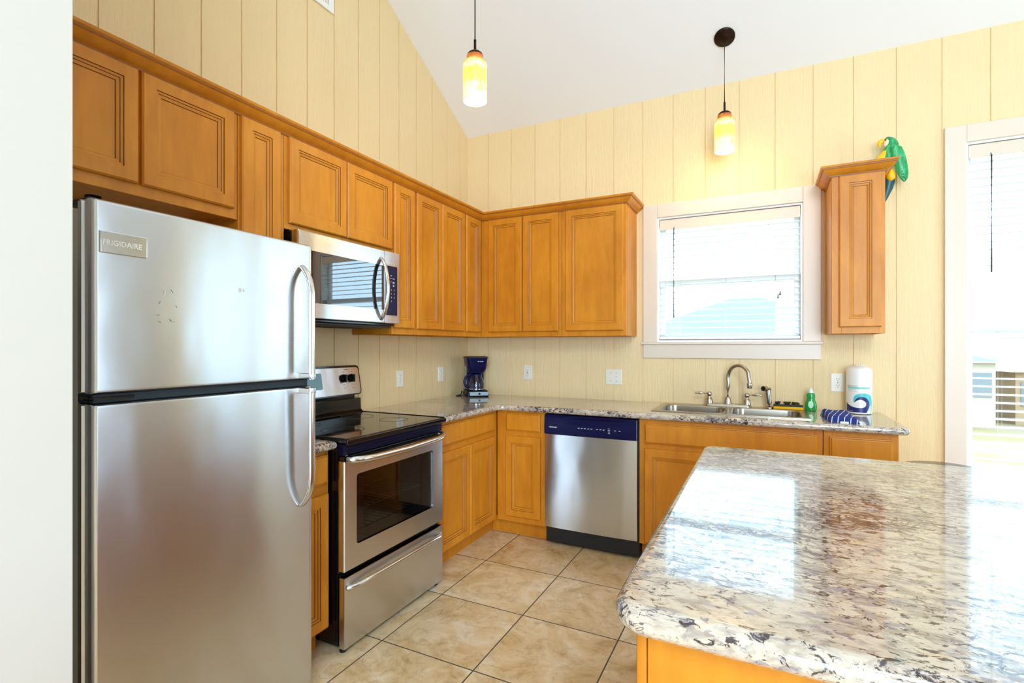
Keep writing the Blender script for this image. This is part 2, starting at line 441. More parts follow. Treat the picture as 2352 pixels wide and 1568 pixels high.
# ---------------------------------------------------------------- windows and blinds
CW = 0.098
def window(n, x0, x1, z0, z1, rail, apron):
    w = struct_root('window_%d' % n, ((x0+x1)/2, 0, z0))
    b = NB(); t = -0.019
    box(b, x0-CW, x0, t, 0, z0 if apron else z0-0.02, z1+CW, 0.002, 1); box(b, x1, x1+CW, t, 0, z0 if apron else z0-0.02, z1+CW, 0.002, 1)
    box(b, x0+0.0005, x1-0.0005, t+0.001, 0, z1, z1+CW, 0.002, 1)
    obj('casing', b, TRIM, w)
    b = NB(); box(b, x0-CW-0.012, x1+CW+0.012, -0.034, 0.0, z0-0.018, z0+0.0, 0.004, 2); obj('sill', b, TRIM, w)
    b = NB(); box(b, x0-CW, x1+CW, -0.017, 0, z0-0.115, z0-0.018, 0.002, 1); obj('apron', b, TRIM, w)
    b = NB(); j = 0.012
    box(b, x0, x0+j, 0, 0.12, z0, z1); box(b, x1-j, x1, 0, 0.12, z0, z1); box(b, x0+j, x1-j, 0, 0.12, z1-j, z1); box(b, x0+j, x1-j, 0.0, 0.12, z0, z0+j)
    obj('jamb', b, VINYL, w)
    a0, a1, c0, c1 = x0+j, x1-j, z0+j, z1-j
    for nm, y0, y1, q0, q1 in (('upper_sash', 0.085, 0.11, rail-0.018, c1), ('lower_sash', 0.058, 0.084, c0, rail+0.018)):
        b = NB(); s = 0.035
        box(b, a0, a0+s, y0, y1, q0, q1, 0.003, 1); box(b, a1-s, a1, y0, y1, q0, q1, 0.003, 1)
        box(b, a0+s, a1-s, y0, y1, q0, q0+s, 0.003, 1); box(b, a0+s, a1-s, y0, y1, q1-s, q1, 0.003, 1)
        so = obj(nm, b, VINYL, w)
        b = NB(); ym = (y0+y1)/2; box(b, a0+s-0.004, a1-s+0.004, ym-0.002, ym+0.002, q0+s-0.004, q1-s+0.004); obj('pane', b, PANE, so)
    return w
window(1, 1.596, 2.508, 1.347, 2.238, 1.775, True)
window(2, 3.314, 4.13, 0.60, 2.475, 1.41, True)
window(3, 4.44, 5.26, 0.60, 2.475, 1.41, True)

def blind(label, x0, x1, z0, z1, pitch, wand_x, wand_z, tilt, tassels=None, cords=(0.16, 0.5, 0.84)):
    t = thing('window_blind', label, 'blind', ((x0+x1)/2, 0.025, z0))
    x0 += 0.015; x1 -= 0.015; zt = z1-0.012
    b = NB(); box(b, x0, x1, 0.005, 0.012, zt-0.078, zt-0.004, 0.003, 2); box(b, x0+0.004, x1-0.004, 0.012, 0.05, zt-0.05, zt-0.004); obj('valance', b, TRIM, t)
    b = NB(); z = zt-0.098; zb = z0+0.055
    ct, st = math.cos(R(tilt)), math.sin(R(tilt)); h = 0.0245
    while z > zb:
        yc = 0.030
        pts = [(-h, -0.0013), (-h*0.5, 0.0006), (0, 0.0014), (h*0.5, 0.0006), (h, -0.0013), (h, -0.0044), (0, -0.0018), (-h, -0.0044)]
        prism(b, [(yc + p*ct - q*st, z + p*st + q*ct) for p, q in pts], 'x', x0, x1); z -= pitch
    obj('slats', b, BLIND, t)
    b = NB(); box(b, x0, x1, 0.006, 0.054, z0+0.018, z0+0.036, 0.003, 2); obj('bottom_rail', b, BLIND, t)
    b = NB()
    for f in cords:
        x = x0 + (x1-x0)*f
        for y in (0.0035, 0.0565): cyl(b, (x, y, z0+0.03), (x, y, zt-0.06), 0.0008, n=5)
    obj('ladder_cords', b, BLIND, t)
    b = NB(); cyl(b, (wand_x, -0.004, wand_z), (wand_x, -0.004, zt-0.075), 0.0042, n=8); cyl(b, (wand_x, -0.004, zt-0.077), (wand_x, 0.006, zt-0.06), 0.002, n=6); obj('tilt_wand', b, BWAND, t)
    if tassels:
        b = NB()
        for (x, z) in tassels: cyl(b, (x, -0.002, z+0.02), (x, 0.004, zt-0.06), 0.0009, n=5)
        obj('lift_cord', b, BLIND, t)
        for (x, z) in tassels:
            b = NB(); lathe(b, [(0.0025, 0.026), (0.004, 0.020), (0.0045, 0.010), (0.007, 0.0)], (x, -0.002, z), 10); obj('tassel', b, BWAND, t)
    return t
blind('white slat blind covering the window above the sink', 1.596, 2.508, 1.347, 2.238, 0.0425, 1.711, 1.516, 4, [(2.378, 1.650), (2.366, 1.628)])
blind('tall white slat blind on the window at the right of the picture', 3.314, 4.13, 0.60, 2.475, 0.0455, 3.425, 1.731, 4, None, (0.18, 0.5, 0.82))
blind('tall white slat blind on the farther window beyond the right edge', 4.44, 5.26, 0.60, 2.475, 0.0455, 4.55, 1.731, 4, None, (0.18, 0.5, 0.82))

# ---------------------------------------------------------------- cabinets
def MX(x0): return lambda u, v, w: Vector((x0 + w, u, v))          # faces on the left wall look to +x
def MY(y0): return lambda u, v, w: Vector((u, y0 - w, v))          # faces on the back wall look to -y
DOORP = [(0, 0), (0, .013), (.005, .019), (.046, .019), (.0475, .0145), (.055, .0138), (.0565, .0105), (.066, .0080), (.068, .0045)]
DRAWP = [(0, 0), (0, .011), (.0045, .0125), (.009, .018), (.012, .019)]
def front(name, parent, M, u0, u1, v0, v1, prof, scale=1.0):
    b = NB(); rings = []
    for d, w in prof:
        d *= scale
        rings.append([b.verts.new(M(u, v, w)) for u, v in ((u0+d, v0+d), (u1-d, v0+d), (u1-d, v1-d), (u0+d, v1-d))])
    for k, (p, q) in enumerate(zip(rings, rings[1:])):
        steep = abs(prof[k+1][0]-prof[k][0]) < 0.0026 and k > 1
        for i in range(4):
            f = b.faces.new((p[i], p[(i+1) % 4], q[(i+1) % 4], q[i])); f.material_index = 1 if steep else 0
    b.faces.new(rings[-1]); b.faces.new(rings[0][::-1])
    return obj(name, b, [WOOD, GLAZE], parent, smooth=0)
def bxm(b, M, u0, u1, v0, v1, w0, w1, bev=0.0):
    p, q = M(u0, v0, w0), M(u1, v1, w1)
    box(b, min(p.x, q.x), max(p.x, q.x), min(p.y, q.y), max(p.y, q.y), min(p.z, q.z), max(p.z, q.z), bev, 1)
def upper(label, M, u0, u1, v0, v1, doors, depth=0.305, recess=0.03, fr=None):
    """wall cabinet: hollow under the floor panel, face frame, doors"""
    p = M((u0+u1)/2, v0, -depth)
    t = thing('wall_cabinet', label, 'cabinet', p)
    b = NB(); s = 0.016
    bxm(b, M, u0, u0+s, v0, v1, -depth, -0.018); bxm(b, M, u1-s, u1, v0, v1, -depth, -0.018)
    bxm(b, M, u0+s, u1-s, v0+recess, v0+recess+s, -depth, -0.018); bxm(b, M, u0+s, u1-s, v1-s, v1, -depth, -0.018)
    bxm(b, M, u0+s, u1-s, v0, v1-s, -depth, -depth+0.01)
    obj('carcass', b, WOOD, t, smooth=0)
    b = NB(); e = 0.0012
    dd = sorted(doors); st = dd[0][0]+0.012-u0; en = u1-(dd[-1][1]-0.012)
    bxm(b, M, u0+e, u0+st, v0, v1, -0.018, 0, 0.001); bxm(b, M, u1-en, u1-e, v0, v1, -0.018, 0, 0.001)
    dz0, dz1 = dd[0][2], dd[0][3]
    bxm(b, M, u0+st, u1-en, v0, dz0+0.012, -0.018, 0, 0.001); bxm(b, M, u0+st, u1-en, dz1-0.012, v1, -0.018, 0, 0.001)
    for a, c in zip(dd, dd[1:]): bxm(b, M, a[1]-0.02, c[0]+0.02, dz0+0.012, dz1-0.012, -0.018, 0)
    obj('face_frame', b, WOOD, t, smooth=0)
    for d in dd: front('door', t, lambda u, v, w: M(u, v, w+0.0005), *d, DOORP)
    return t
ML, MB_ = MX(0.31), MY(-0.31)
UT = 2.30
upper('wide wooden cabinet high above the fridge', ML, -3.118, -2.3515, 1.845, UT, [(-3.09, -2.733, 1.885, 2.285), (-2.722, -2.374, 1.885, 2.285)], recess=0.012)
upper('narrow tall wall cabinet between fridge cabinet and microwave', ML, -2.3505, -2.1215, 1.388, UT, [(-2.340, -2.150, 1.425, 2.285)])
upper('short two-door wooden cabinet directly above the microwave', ML, -2.1205, -1.3725, 1.858, UT, [(-2.101, -1.746, 1.885, 2.285), (-1.738, -1.381, 1.885, 2.285)])
upper('narrow single-door wall cabinet just right of the microwave', ML, -1.3715, -1.1565, 1.388, UT, [(-1.361, -1.169, 1.425, 2.285)])
upper('tall two-door wall cabinet on the left wall before the corner', ML, -1.1555, -0.5635, 1.388, UT, [(-1.142, -0.868, 1.425, 2.285), (-0.862, -0.575, 1.425, 2.285)])
upper('single-door corner wall cabinet above the coffee maker', ML, -0.5625, -0.0005, 1.388, UT, [(-0.550, -0.340, 1.425, 2.285)])
upper('two-door wall cabinet on the back wall next to the corner', MB_, 0.311, 0.9795, 1.388, UT, [(0.383, 0.667, 1.425, 2.285), (0.673, 0.956, 1.425, 2.285)])
upper('wide single-door wall cabinet left of the sink window', MB_, 0.9805, 1.448, 1.388, UT, [(1.012, 1.430, 1.425, 2.285)])
rc = upper('small narrow wall cabinet right of the sink window', MB_, 2.632, 2.886, 1.388, UT, [(2.668, 2.868, 1.425, 2.285)])
CROWN = [(0.001, 2.286), (.007, 2.286), (.008, 2.293), (.014, 2.297), (.027, 2.304), (.037, 2.315), (.042, 2.322), (.048, 2.323), (.049, 2.328), (.054, 2.332), (.057, 2.341), (0.001, 2.341)]
def crown(b, path, nrm):
    rings = []
    for i, p in enumerate(path):
        ns = [Vector(nrm[k]) for k in (i-1, i) if 0 <= k < len(nrm)]
        o = ns[0] if len(ns) == 1 or ns[0] == ns[1] else ns[0]+ns[1]
        rings.append([(p[0]+o.x*w, p[1]+o.y*w, z) for w, z in CROWN])
    V, fs = loft(b, rings); n_ = len(CROWN)
    for i in range(len(rings)-1):
        for k in (1, 7): fs[i*n_+k].material_index = 1
b = NB(); crown(b, [(0.31, -3.118), (0.31, -0.31), (1.448, -0.31), (1.448, -0.0005)], [(1, 0), (0, -1), (1, 0)])
tag(obj('crown_molding', b, [WOOD, GLAZE], None, 20), 'brown crown molding running round the tops of the corner wall cabinets', 'molding')
b = NB(); crown(b, [(2.632, -0.0005), (2.632, -0.31), (2.886, -0.31), (2.886, -0.0005)], [(-1, 0), (0, -1), (1, 0)])
obj('crown', b, [WOOD, GLAZE], rc, 20)

# base cabinets
BT = 0.874
def base_cab(label, M, u0, u1, doors, drawers, depth=0.60, toe=(None, None), hollow=False, endpanel=False):
    p = M((u0+u1)/2, 0, -depth/2)
    t = thing('base_cabinet', label, 'cabinet', (p.x, p.y, 0))
    b = NB(); s = 0.018
    bxm(b, M, u0, u0+s, 0.11, BT, -depth, -0.018); bxm(b, M, u1-s, u1, 0.11, BT, -depth, -0.018)
    bxm(b, M, u0+s, u1-s, 0.11, 0.128, -depth, -0.018); bxm(b, M, u0+s, u1-s, 0.128, BT, -depth, -depth+0.01)
    obj('carcass', b, WOOD, t, smooth=0)
    b = NB(); e = 0.0012; dd = sorted(doors); rr = sorted(drawers)
    l0 = dd[0][0]+0.012; r0 = dd[-1][1]-0.012
    bxm(b, M, u0+e, l0, 0.11, BT, -0.018, 0, 0.001); bxm(b, M, r0, u1-e, 0.11, BT, -0.018, 0, 0.001)
    dz0, dz1 = dd[0][2]+0.012, dd[0][3]-0.012; wz0, wz1 = rr[0][2]+0.012, rr[0][3]-0.012
    bxm(b, M, l0, r0, 0.11, dz0, -0.018, 0, 0.001); bxm(b, M, l0, r0, dz1, wz0, -0.018, 0, 0.001); bxm(b, M, l0, r0, wz1, BT, -0.018, 0, 0.001)
    for a, c in zip(dd, dd[1:]): bxm(b, M, a[1]-0.02, c[0]+0.02, dz0, dz1, -0.018, 0)
    obj('face_frame', b, WOOD, t, smooth=0)
    b = NB(); bxm(b, M, toe[0] if toe[0] is not None else u0+e, toe[1] if toe[1] is not None else u1-e, 0.0, 0.11, -0.095, -0.075); obj('toe_kick', b, WOOD, t, smooth=0)
    for d in dd: front('door', t, lambda u, v, w: M(u, v, w+0.0005), *d, DOORP)
    for d in rr: front('drawer_front', t, lambda u, v, w: M(u, v, w+0.0005), *d, DRAWP)
    return t
KL, KB = MX(0.61), MY(-0.61)
base_cab('narrow base cabinet squeezed between fridge and stove', KL, -2.352, -2.143, [(-2.340, -2.155, 0.125, 0.690)], [(-2.340, -2.155, 0.733, 0.855)])
base_cab('two-door base cabinet on the left wall right of the stove', KL, -1.376, -0.612, [(-1.345, -1.000, 0.125, 0.695), (-0.993, -0.665, 0.125, 0.695)], [(-1.345, -0.665, 0.735, 0.855)], toe=(None, -0.515))
base_cab('narrow base cabinet between the inside corner and the dishwasher', KB, 0.612, 0.977, [(0.686, 0.944, 0.150, 0.702)], [(0.686, 0.944, 0.737, 0.858)], toe=(0.537, None))
base_cab('sink base cabinet with a wide false drawer front', KB, 1.599, 2.563, [(1.633, 2.080, 0.125, 0.695), (2.090, 2.537, 0.125, 0.695)], [(1.633, 2.537, 0.727, 0.848)])
base_cab('end base cabinet at the right end of the sink counter', KB, 2.564, 2.888, [(2.592, 2.864, 0.125, 0.695)], [(2.592, 2.864, 0.727, 0.845)])

# ---------------------------------------------------------------- counters
def slab(bm, outline, z0, z1, r=0.016):
    """outline: CCW plan polygon; edges get a rolled nose by stacking inset copies"""
    n = len(outline); pts = [Vector((x, y)) for x, y in outline]; off = []
    for i in range(n):
        a, p, c = pts[i-1], pts[i], pts[(i+1) % n]
        e1 = (p-a).normalized(); e2 = (c-p).normalized()
        n1 = Vector((e1.y, -e1.x)); n2 = Vector((e2.y, -e2.x)); k = (n1+n2); k = k/max(k.dot(n1), 0.3)
        off.append(k)
    rings = []; h = z1-z0
    for i in range(7):
        a = -math.pi/2 + math.pi*i/6
        ins = r*(1-math.cos(a)); z = (z0+z1)/2 + (h/2)*math.sin(a)
        rings.append([(p.x - o.x*ins, p.y - o.y*ins, z) for p, o in zip(pts, off)])
    loft(bm, rings)
def arc(cx, cy, r, a0, a1, n=6): return [(cx + r*math.cos(R(a0+(a1-a0)*i/n)), cy + r*math.sin(R(a0+(a1-a0)*i/n))) for i in range(n+1)]
CT, CB = 0.914, 0.875
b = NB()
ol = [(0.0006, -0.0006), (0.0006, -1.388), (0.655, -1.388)] + [(0.655, -1.30)] + arc(0.70, -0.70, 0.045, 180, 90)[0:] + [(0.8, -0.655)] + arc(2.895, -0.620, 0.035, -90, 0) + [(2.93, -0.0006)]
slab(b, ol, CB, CT, 0.017)
bmesh.ops.triangulate(b, faces=[f for f in b.faces if len(f.verts) > 4])
counter = tag(obj('countertop', b, GRANITE, None, 40), 'long L-shaped speckled granite countertop running from stove to sink', 'countertop')
cut(counter, (1.672, -0.522, 0.80), (2.498, -0.062, 1.0))
b = NB(); slab(b, [(0.0006, -2.358), (0.655, -2.358), (0.655, -2.137), (0.0006, -2.137)], CB, CT, 0.017)
tag(obj('countertop', b, GRANITE, None, 40), 'small granite counter piece between fridge and stove', 'countertop')

# island
isl = thing('kitchen_island', 'large island with glossy granite top and wooden base in the foreground', 'island', (2.7, -2.3, 0))
b = NB(); IX0, IX1, IY0, IY1 = 2.062, 3.42, -2.960, -1.530
slab(b, arc(IX0+0.06, IY0+0.06, 0.06, 180, 270) + arc(IX1-0.06, IY0+0.06, 0.06, 270, 360) + arc(IX1-0.05, IY1-0.05, 0.05, 0, 90) + arc(IX0+0.045, IY1-0.045, 0.045, 90, 180), 0.866, CT, 0.022)
obj('granite_top', b, GRANITE, isl, 40)
b = NB(); box(b, 2.1155, 3.12, -2.904, -1.62, 0.0, 0.866); obj('body', b, WOOD, isl, smooth=0)
b = NB(); box(b, 2.097, 2.115, -2.911, -1.61, 0.0, 0.866, 0.006, 2); obj('end_panel', b, WOOD, isl)
b = NB(); box(b, 2.1155, 3.13, -2.910, -2.9045, 0.0, 0.866, 0.001, 1); obj('front_panel', b, WOOD, isl)
# black stool beyond the island
st = thing('bar_stool', 'round black stool top just showing behind the island', 'stool', (3.003, -0.875, 0))
b = NB(); lathe(b, [(0.135, 0.745), (0.150, 0.752), (0.155, 0.765), (0.151, 0.776), (0.02, 0.778)], (3.003, -0.875, 0), 32); obj('seat', b, BLACK, st)
for sx in (-1, 1):
    for sy in (-1, 1):
        b = NB(); cyl(b, (3.003+sx*0.16, -0.875+sy*0.16, 0.0), (3.003+sx*0.09, -0.875+sy*0.09, 0.75), 0.013, 0.015, 10); obj('leg', b, BLACKM, st)
b = NB(); tube(b, circ((3.003, -0.875, 0.28), 0.19, 28) + [Vector((3.193, -0.875, 0.28))], 0.008, 8); obj('foot_ring', b, BLACKM, st)

# ---------------------------------------------------------------- fridge
XF = 0.77
fr = thing('refrigerator', 'tall stainless steel refrigerator with freezer door on top', 'refrigerator', (0.4, -2.72, 0))
FY0, FY1 = -3.068, -2.372
b = NB(); box(b, 0.03, 0.685, FY0+0.006, FY1-0.006, 0.03, 1.675, 0.006, 2); obj('body', b, SIDEGREY, fr)
b = NB(); box(b, 0.05, 0.70, FY0+0.03, FY1-0.03, 0.0, 0.055); obj('base_grille', b, BLACKM, fr)
def fdoor(nm, z0, z1):
    # plan section of the door, near side profiled with two ridges, swept in z
    sec = [(0.693, FY0+0.004), (0.716, FY0+0.004), (0.718, FY0-0.003), (0.727, FY0-0.003), (0.729, FY0+0.004), (0.748, FY0+0.004), (0.752, FY0), (0.765, FY0+0.002), (XF, FY0+0.010)]
    sec += [(XF+0.003*math.sin(math.pi*i/10), FY0+0.014+(FY1-FY0-0.030)*i/10) for i in range(11)]
    sec += [(XF, FY1-0.013), (XF+0.001, FY1-0.010), (XF-0.001, FY1-0.004), (XF-0.006, FY1), (0.693, FY1)]
    b = NB(); rings = []
    for z, s in ((z0, 0.006), (z0+0.004, 0.001), (z0+0.010, 0.0), (z1-0.010, 0.0), (z1-0.004, 0.001), (z1, 0.006)):
        rings.append([(x-s*(1 if x > 0.72 else 0), y, z) for x, y in sec])
    loft(b, rings)
    return obj(nm, b, STEEL, fr, 40)
fz = fdoor('freezer_door', 1.195, 1.692); fd = fdoor('fridge_door', 0.058, 1.168)
b = NB(); box(b, 0.66, 0.752, FY0+0.008, FY1-0.006, 1.168, 1.195, 0.003, 1); obj('door_gap_trim', b, GREYGAP, fr)
def handle(nm, parent, zs, zt, top_free, y=-2.424):
    # zs = door-end (mullion side), zt = curved end
    d = 1 if zt > zs else -1; o = 0.055
    pts = [(XF+o, y, zs), (XF+o, y, zs + d*abs(zt-zs)*0.35), (XF+o, y, zs + d*abs(zt-zs)*0.66)]
    pts += bez((XF+o, y, zs + d*abs(zt-zs)*0.70), (XF+o, y, zs + d*abs(zt-zs)*0.86), (XF+0.035, y, zt - d*0.03), (XF+0.0045, y, zt - d*0.004), 8)
    b = NB(); tube(b, pts, 0.0085, 14, rb=0.0135, up=(1, 0, 0.05))
    zb = zs - d*0.002
    box(b, XF-0.004, XF+o+0.008, y-0.012, y+0.012, min(zs, zs+d*0.020), max(zs, zs+d*0.020), 0.003, 2)
    return obj(nm, b, STEELB, parent, 40)
handle('handle', fz, 1.197, 1.610, True); handle('handle', fd, 1.166, 0.735, False)
b = NB(); box(b, 0.60, 0.725, FY0+0.012, FY0+0.055, 1.692, 1.704, 0.004, 2); cyl(b, (0.70, FY0+0.034, 1.692), (0.70, FY0+0.034, 1.712), 0.018, n=16); obj('hinge_cover', b, BLACKM, fr)
b = NB(); cyl(b, (0.735, FY0+0.02, 1.168), (0.735, FY0+0.02, 1.1949), 0.012, n=12); box(b, 0.70, 0.768, FY0+0.004, FY0+0.10, 1.178, 1.186, 0.002, 1); obj('center_hinge', b, BLACK, fr)
b = NB(); box(b, XF-0.002, XF+0.0055, -3.052, -2.942, 1.556, 1.612, 0.002, 2); bd = obj('badge', b, CHROME, fz)
text_mesh('lettering', 'FRIGIDAIRE', 0.0195, lambda x, y, z: Vector((XF+0.0056+z, -3.048+x*0.93, 1.577+y)), WHITEP, bd, bold=0.0003)
random.seed(3)
for k in range(9):      # small pale scuffs on the freezer door
    b = NB()
    y = -2.90 + random.uniform(-0.03, 0.05); z = 1.43 + random.uniform(-0.05, 0.05)
    a = random.uniform(0, 3.1); L = random.uniform(0.004, 0.013)
    p = Vector((XF+0.0029, y, z)); q = p + Vector((0, math.cos(a)*L, math.sin(a)*L)); cyl(b, p, q, 0.0009, n=5); obj('scuff', b, WHITEP, fz)
for y, r in ((-2.668, 0.008), (-2.655, 0.005)):
    b = NB(); ell(b, (XF+0.0026, y, 1.497), 0.0012, r*0.75, r, 10, 6); obj('dent', b, SIDEGREY, fz)

# ---------------------------------------------------------------- stove
RY0, RY1 = -2.134, -1.392; RF = 0.690
rg = thing('electric_range', 'freestanding stainless electric stove with black glass cooktop', 'stove', (0.35, -1.76, 0))
b = NB()
box(b, 0.03, 0.655, RY0+0.001, RY0+0.02, 0.035, 0.90); box(b, 0.03, 0.655, RY1-0.02, RY1-0.001, 0.035, 0.90)
box(b, 0.03, 0.05, RY0+0.02, RY1-0.02, 0.035, 0.90); box(b, 0.05, 0.655, RY0+0.02, RY1-0.02, 0.035, 0.30); box(b, 0.05, 0.655, RY0+0.02, RY1-0.02, 0.80, 0.90)
box(b, 0.05, 0.655, RY0+0.02, RY0+0.09, 0.30, 0.80); box(b, 0.05, 0.655, RY1-0.09, RY1-0.02, 0.30, 0.80)
obj('body', b, BLACK, rg, smooth=0)
b = NB(); box(b, 0.055, 0.70, RY0-0.002, RY1+0.002, 0.901, 0.922, 0.008, 3); ck = obj('cooktop', b, COOKGLASS, rg)
for (x, y, r) in ((0.24, -1.94, 0.075), (0.24, -1.58, 0.09), (0.50, -1.95, 0.10), (0.50, -1.58, 0.075)):
    b = NB(); loft(b, [circ((x, y, 0.9222), r, 40), circ((x, y, 0.9226), r, 40), circ((x, y, 0.9226), r-0.003, 40), circ((x, y, 0.9222), r-0.003, 40)], True, False, False); obj('burner_ring', b, SLOT, ck)
b = NB(); box(b, 0.695, 0.712, RY0-0.002, RY1+0.002, 0.896, 0.9225, 0.007, 3); box(b, 0.055, 0.70, RY1-0.004, RY1+0.0035, 0.914, 0.9255, 0.003, 2); box(b, 0.055, 0.70, RY0-0.003, RY0+0.004, 0.914, 0.9255, 0.003, 2); obj('cooktop_rim', b, BLACK, rg)
# backguard and control panel
b = NB(); prism(b, [(0.012, 0.90), (0.115, 0.90), (0.115, 0.925), (0.098, 0.94), (0.095, 1.005), (0.012, 1.015)], 'y', RY0+0.006, RY1-0.006)
prism(b, [(0.012, 1.015), (0.07, 1.005), (0.07, 1.035), (0.012, 1.035)], 'y', RY0+0.03, RY1-0.03)
obj('backguard', b, BLACK, rg, 30)
def panel(b, off, y0, y1, z0, z1, r, th):
    # rounded slab leaning back; local u along y, v up the slope
    base_x = lambda z: 0.098 - (z-1.03)*0.17 + off
    o2 = rrect(y0, y1, z0, z1, r, 0)
    rings = [[(base_x(p.y)-th, p.x, p.y) for p in o2], [(base_x(p.y), p.x, p.y) for p in o2]]
    loft(b, rings)
b = NB(); panel(b, 0.0, RY0-0.002, RY1+0.002, 1.028, 1.202, 0.025, 0.05); pb = obj('control_panel_surround', b, BLACK, rg)
b = NB(); panel(b, 0.003, RY0+0.008, RY1-0.008, 1.036, 1.190, 0.018, 0.004); pn = obj('control_panel', b, STEEL, rg, 40)
PX = lambda z: 0.098 - (z-1.03)*0.17 + 0.003
for yk in (-2.06, -1.995, -1.529, -1.466):
    z = 1.128; b = NB(); x = PX(z)
    cyl(b, (x, yk, z), (x+0.012, yk, z+0.002), 0.025, 0.023, 24); box(b, x+0.011, x+0.030, yk-0.005, yk+0.005, z-0.022, z+0.024, 0.003, 2); obj('knob', b, BLACK, rg)
b = NB(); panel(b, 0.005, -1.82, -1.690, 1.075, 1.165, 0.010, 0.004); obj('clock_window', b, mat('teal_grey_display', '#5F8A8F', 0.15), rg)
for y, z, w in [(yk+dy, z, 0.003) for yk in (-1.529, -1.466) for dy, z in ((-0.008, 1.165), (0.010, 1.165), (0.0, 1.092), (0.004, 1.072))] + [(-1.5125+0.007*k, 1.178, 0.0025) for k in range(5)]:
    b = NB(); box(b, PX(z)-0.0005, PX(z)+0.0008, y-w, y+w, z-0.0015, z+0.0015); obj('printed_mark', b, SLOT, pn)
RACK = mat('oven_rack_wire', '#D9CBA6', 0.4, 0.3)
b = NB(); y0_, y1_ = RY0+0.091, RY1-0.091
loft(b, [[(0.654, y0_, 0.302), (0.654, y1_, 0.302), (0.654, y1_, 0.798), (0.654, y0_, 0.798)], [(0.053, y0_, 0.302), (0.053, y1_, 0.302), (0.053, y1_, 0.798), (0.053, y0_, 0.798)]], True, False, True)
obj('oven_cavity', b, mat('grey_oven_enamel', '#4A4644', 0.35), rg, smooth=0)
# vent trim, oven door, drawer
b = NB(); box(b, 0.64, 0.684, RY0+0.002, RY1-0.002, 0.848, 0.898, 0.004, 2)
for k in range(3): box(b, 0.682, 0.688, RY0+0.03, RY1-0.03, 0.856+0.012*k, 0.860+0.012*k, 0.001, 1)
obj('vent_trim', b, NAVYD, rg)
DY0, DY1, DZ0, DZ1 = RY0+0.003, RY1-0.003, 0.352, 0.846
WY0, WY1, WZ0, WZ1 = -2.058, -1.487, 0.452, 0.758
b = NB()
o = rrect(DY0, DY1, DZ0, DZ1-0.02, 0.004, 0); i_ = rrect(WY0, WY1, WZ0, WZ1, 0.014, 0)
mk = lambda ring, x: [(x, p.x, p.y) for p in ring]
V, _ = loft(b, [mk(i_, 0.657), mk(o, 0.657), mk(o, RF-0.004), mk(rrect(DY0+0.004, DY1-0.004, DZ0+0.004, DZ1-0.024, 0.004, 0), RF), mk(i_, RF), mk(i_, 0.657)], True, False, False)
bmesh.ops.remove_doubles(b, verts=b.verts[:], dist=1e-5)
od = obj('oven_door', b, STEEL, rg, 40)
b = NB(); box(b, 0.657, RF-0.001, DY0, DY1, DZ1-0.0199, DZ1, 0.003, 2); obj('door_top_trim', b, BLACK, od)
b = NB(); loft(b, [mk(i_, RF-0.010), mk(i_, RF-0.0065)]); obj('oven_window', b, OVENGLASS, od)
b = NB(); yi0, yi1, zi0, zi1 = WY0+0.055, WY1-0.075, WZ0+0.05, WZ1-0.012
loft(b, [mk(i_, RF-0.012), mk(rrect(yi0, yi1, zi0, zi1, 0.01, 0), RF-0.014), mk(rrect(yi0, yi1, zi0, zi1, 0.01, 0), RF-0.03)], True, False, False); obj('window_mask', b, BLACKM, od)
b = NB()
tube(b, [(0.682, DY0+0.022, 0.832)] + bez((0.695, DY0+0.020, 0.833), (0.728, DY0+0.022, 0.833), (0.736, DY0+0.07, 0.829), (0.738, DY0+0.14, 0.826), 6) + [(0.741, -1.763, 0.822)] + bez((0.738, DY1-0.14, 0.826), (0.736, DY1-0.07, 0.829), (0.728, DY1-0.022, 0.833), (0.695, DY1-0.020, 0.833), 6) + [(0.682, DY1-0.022, 0.832)], 0.016, 14)
obj('handle', b, STEELB, od)
for z in (0.466, 0.569):
    b = NB()
    for k in range(14): cyl(b, (0.08, RY0+0.12+0.0385*k, z), (0.62, RY0+0.12+0.0385*k, z), 0.0018, n=6)
    for x in (0.08, 0.35, 0.62): cyl(b, (x, RY0+0.092, z), (x, RY1-0.092, z), 0.004, n=8)
    obj('oven_rack', b, RACK, rg)
b = NB(); box(b, 0.657, RF, DY0, DY1, 0.024, 0.328, 0.005, 2); dr = obj('storage_drawer', b, STEEL, rg, 40)
b = NB(); zz = 0.283
tube(b, [(0.684, DY0+0.022, zz)] + bez((0.69, DY0+0.022, zz), (0.712, DY0+0.026, zz), (0.716, DY0+0.085, zz+0.006), (0.720, DY0+0.16, zz+0.007), 6) + [(0.722, -1.763, zz+0.007)] + bez((0.720, DY1-0.16, zz+0.007), (0.716, DY1-0.085, zz+0.006), (0.712, DY1-0.026, zz), (0.69, DY1-0.022, zz), 6) + [(0.684, DY1-0.022, zz)], 0.012, 14)
obj('handle', b, STEELB, dr)
for x in (0.08, 0.655):
    for y in (RY0+0.03, RY1-0.03):
        b = NB(); lathe(b, [(0.014, 0.0), (0.015, 0.008), (0.009, 0.014), (0.009, 0.04)], (x, y, 0), 14); obj('foot', b, BLACKM, rg)

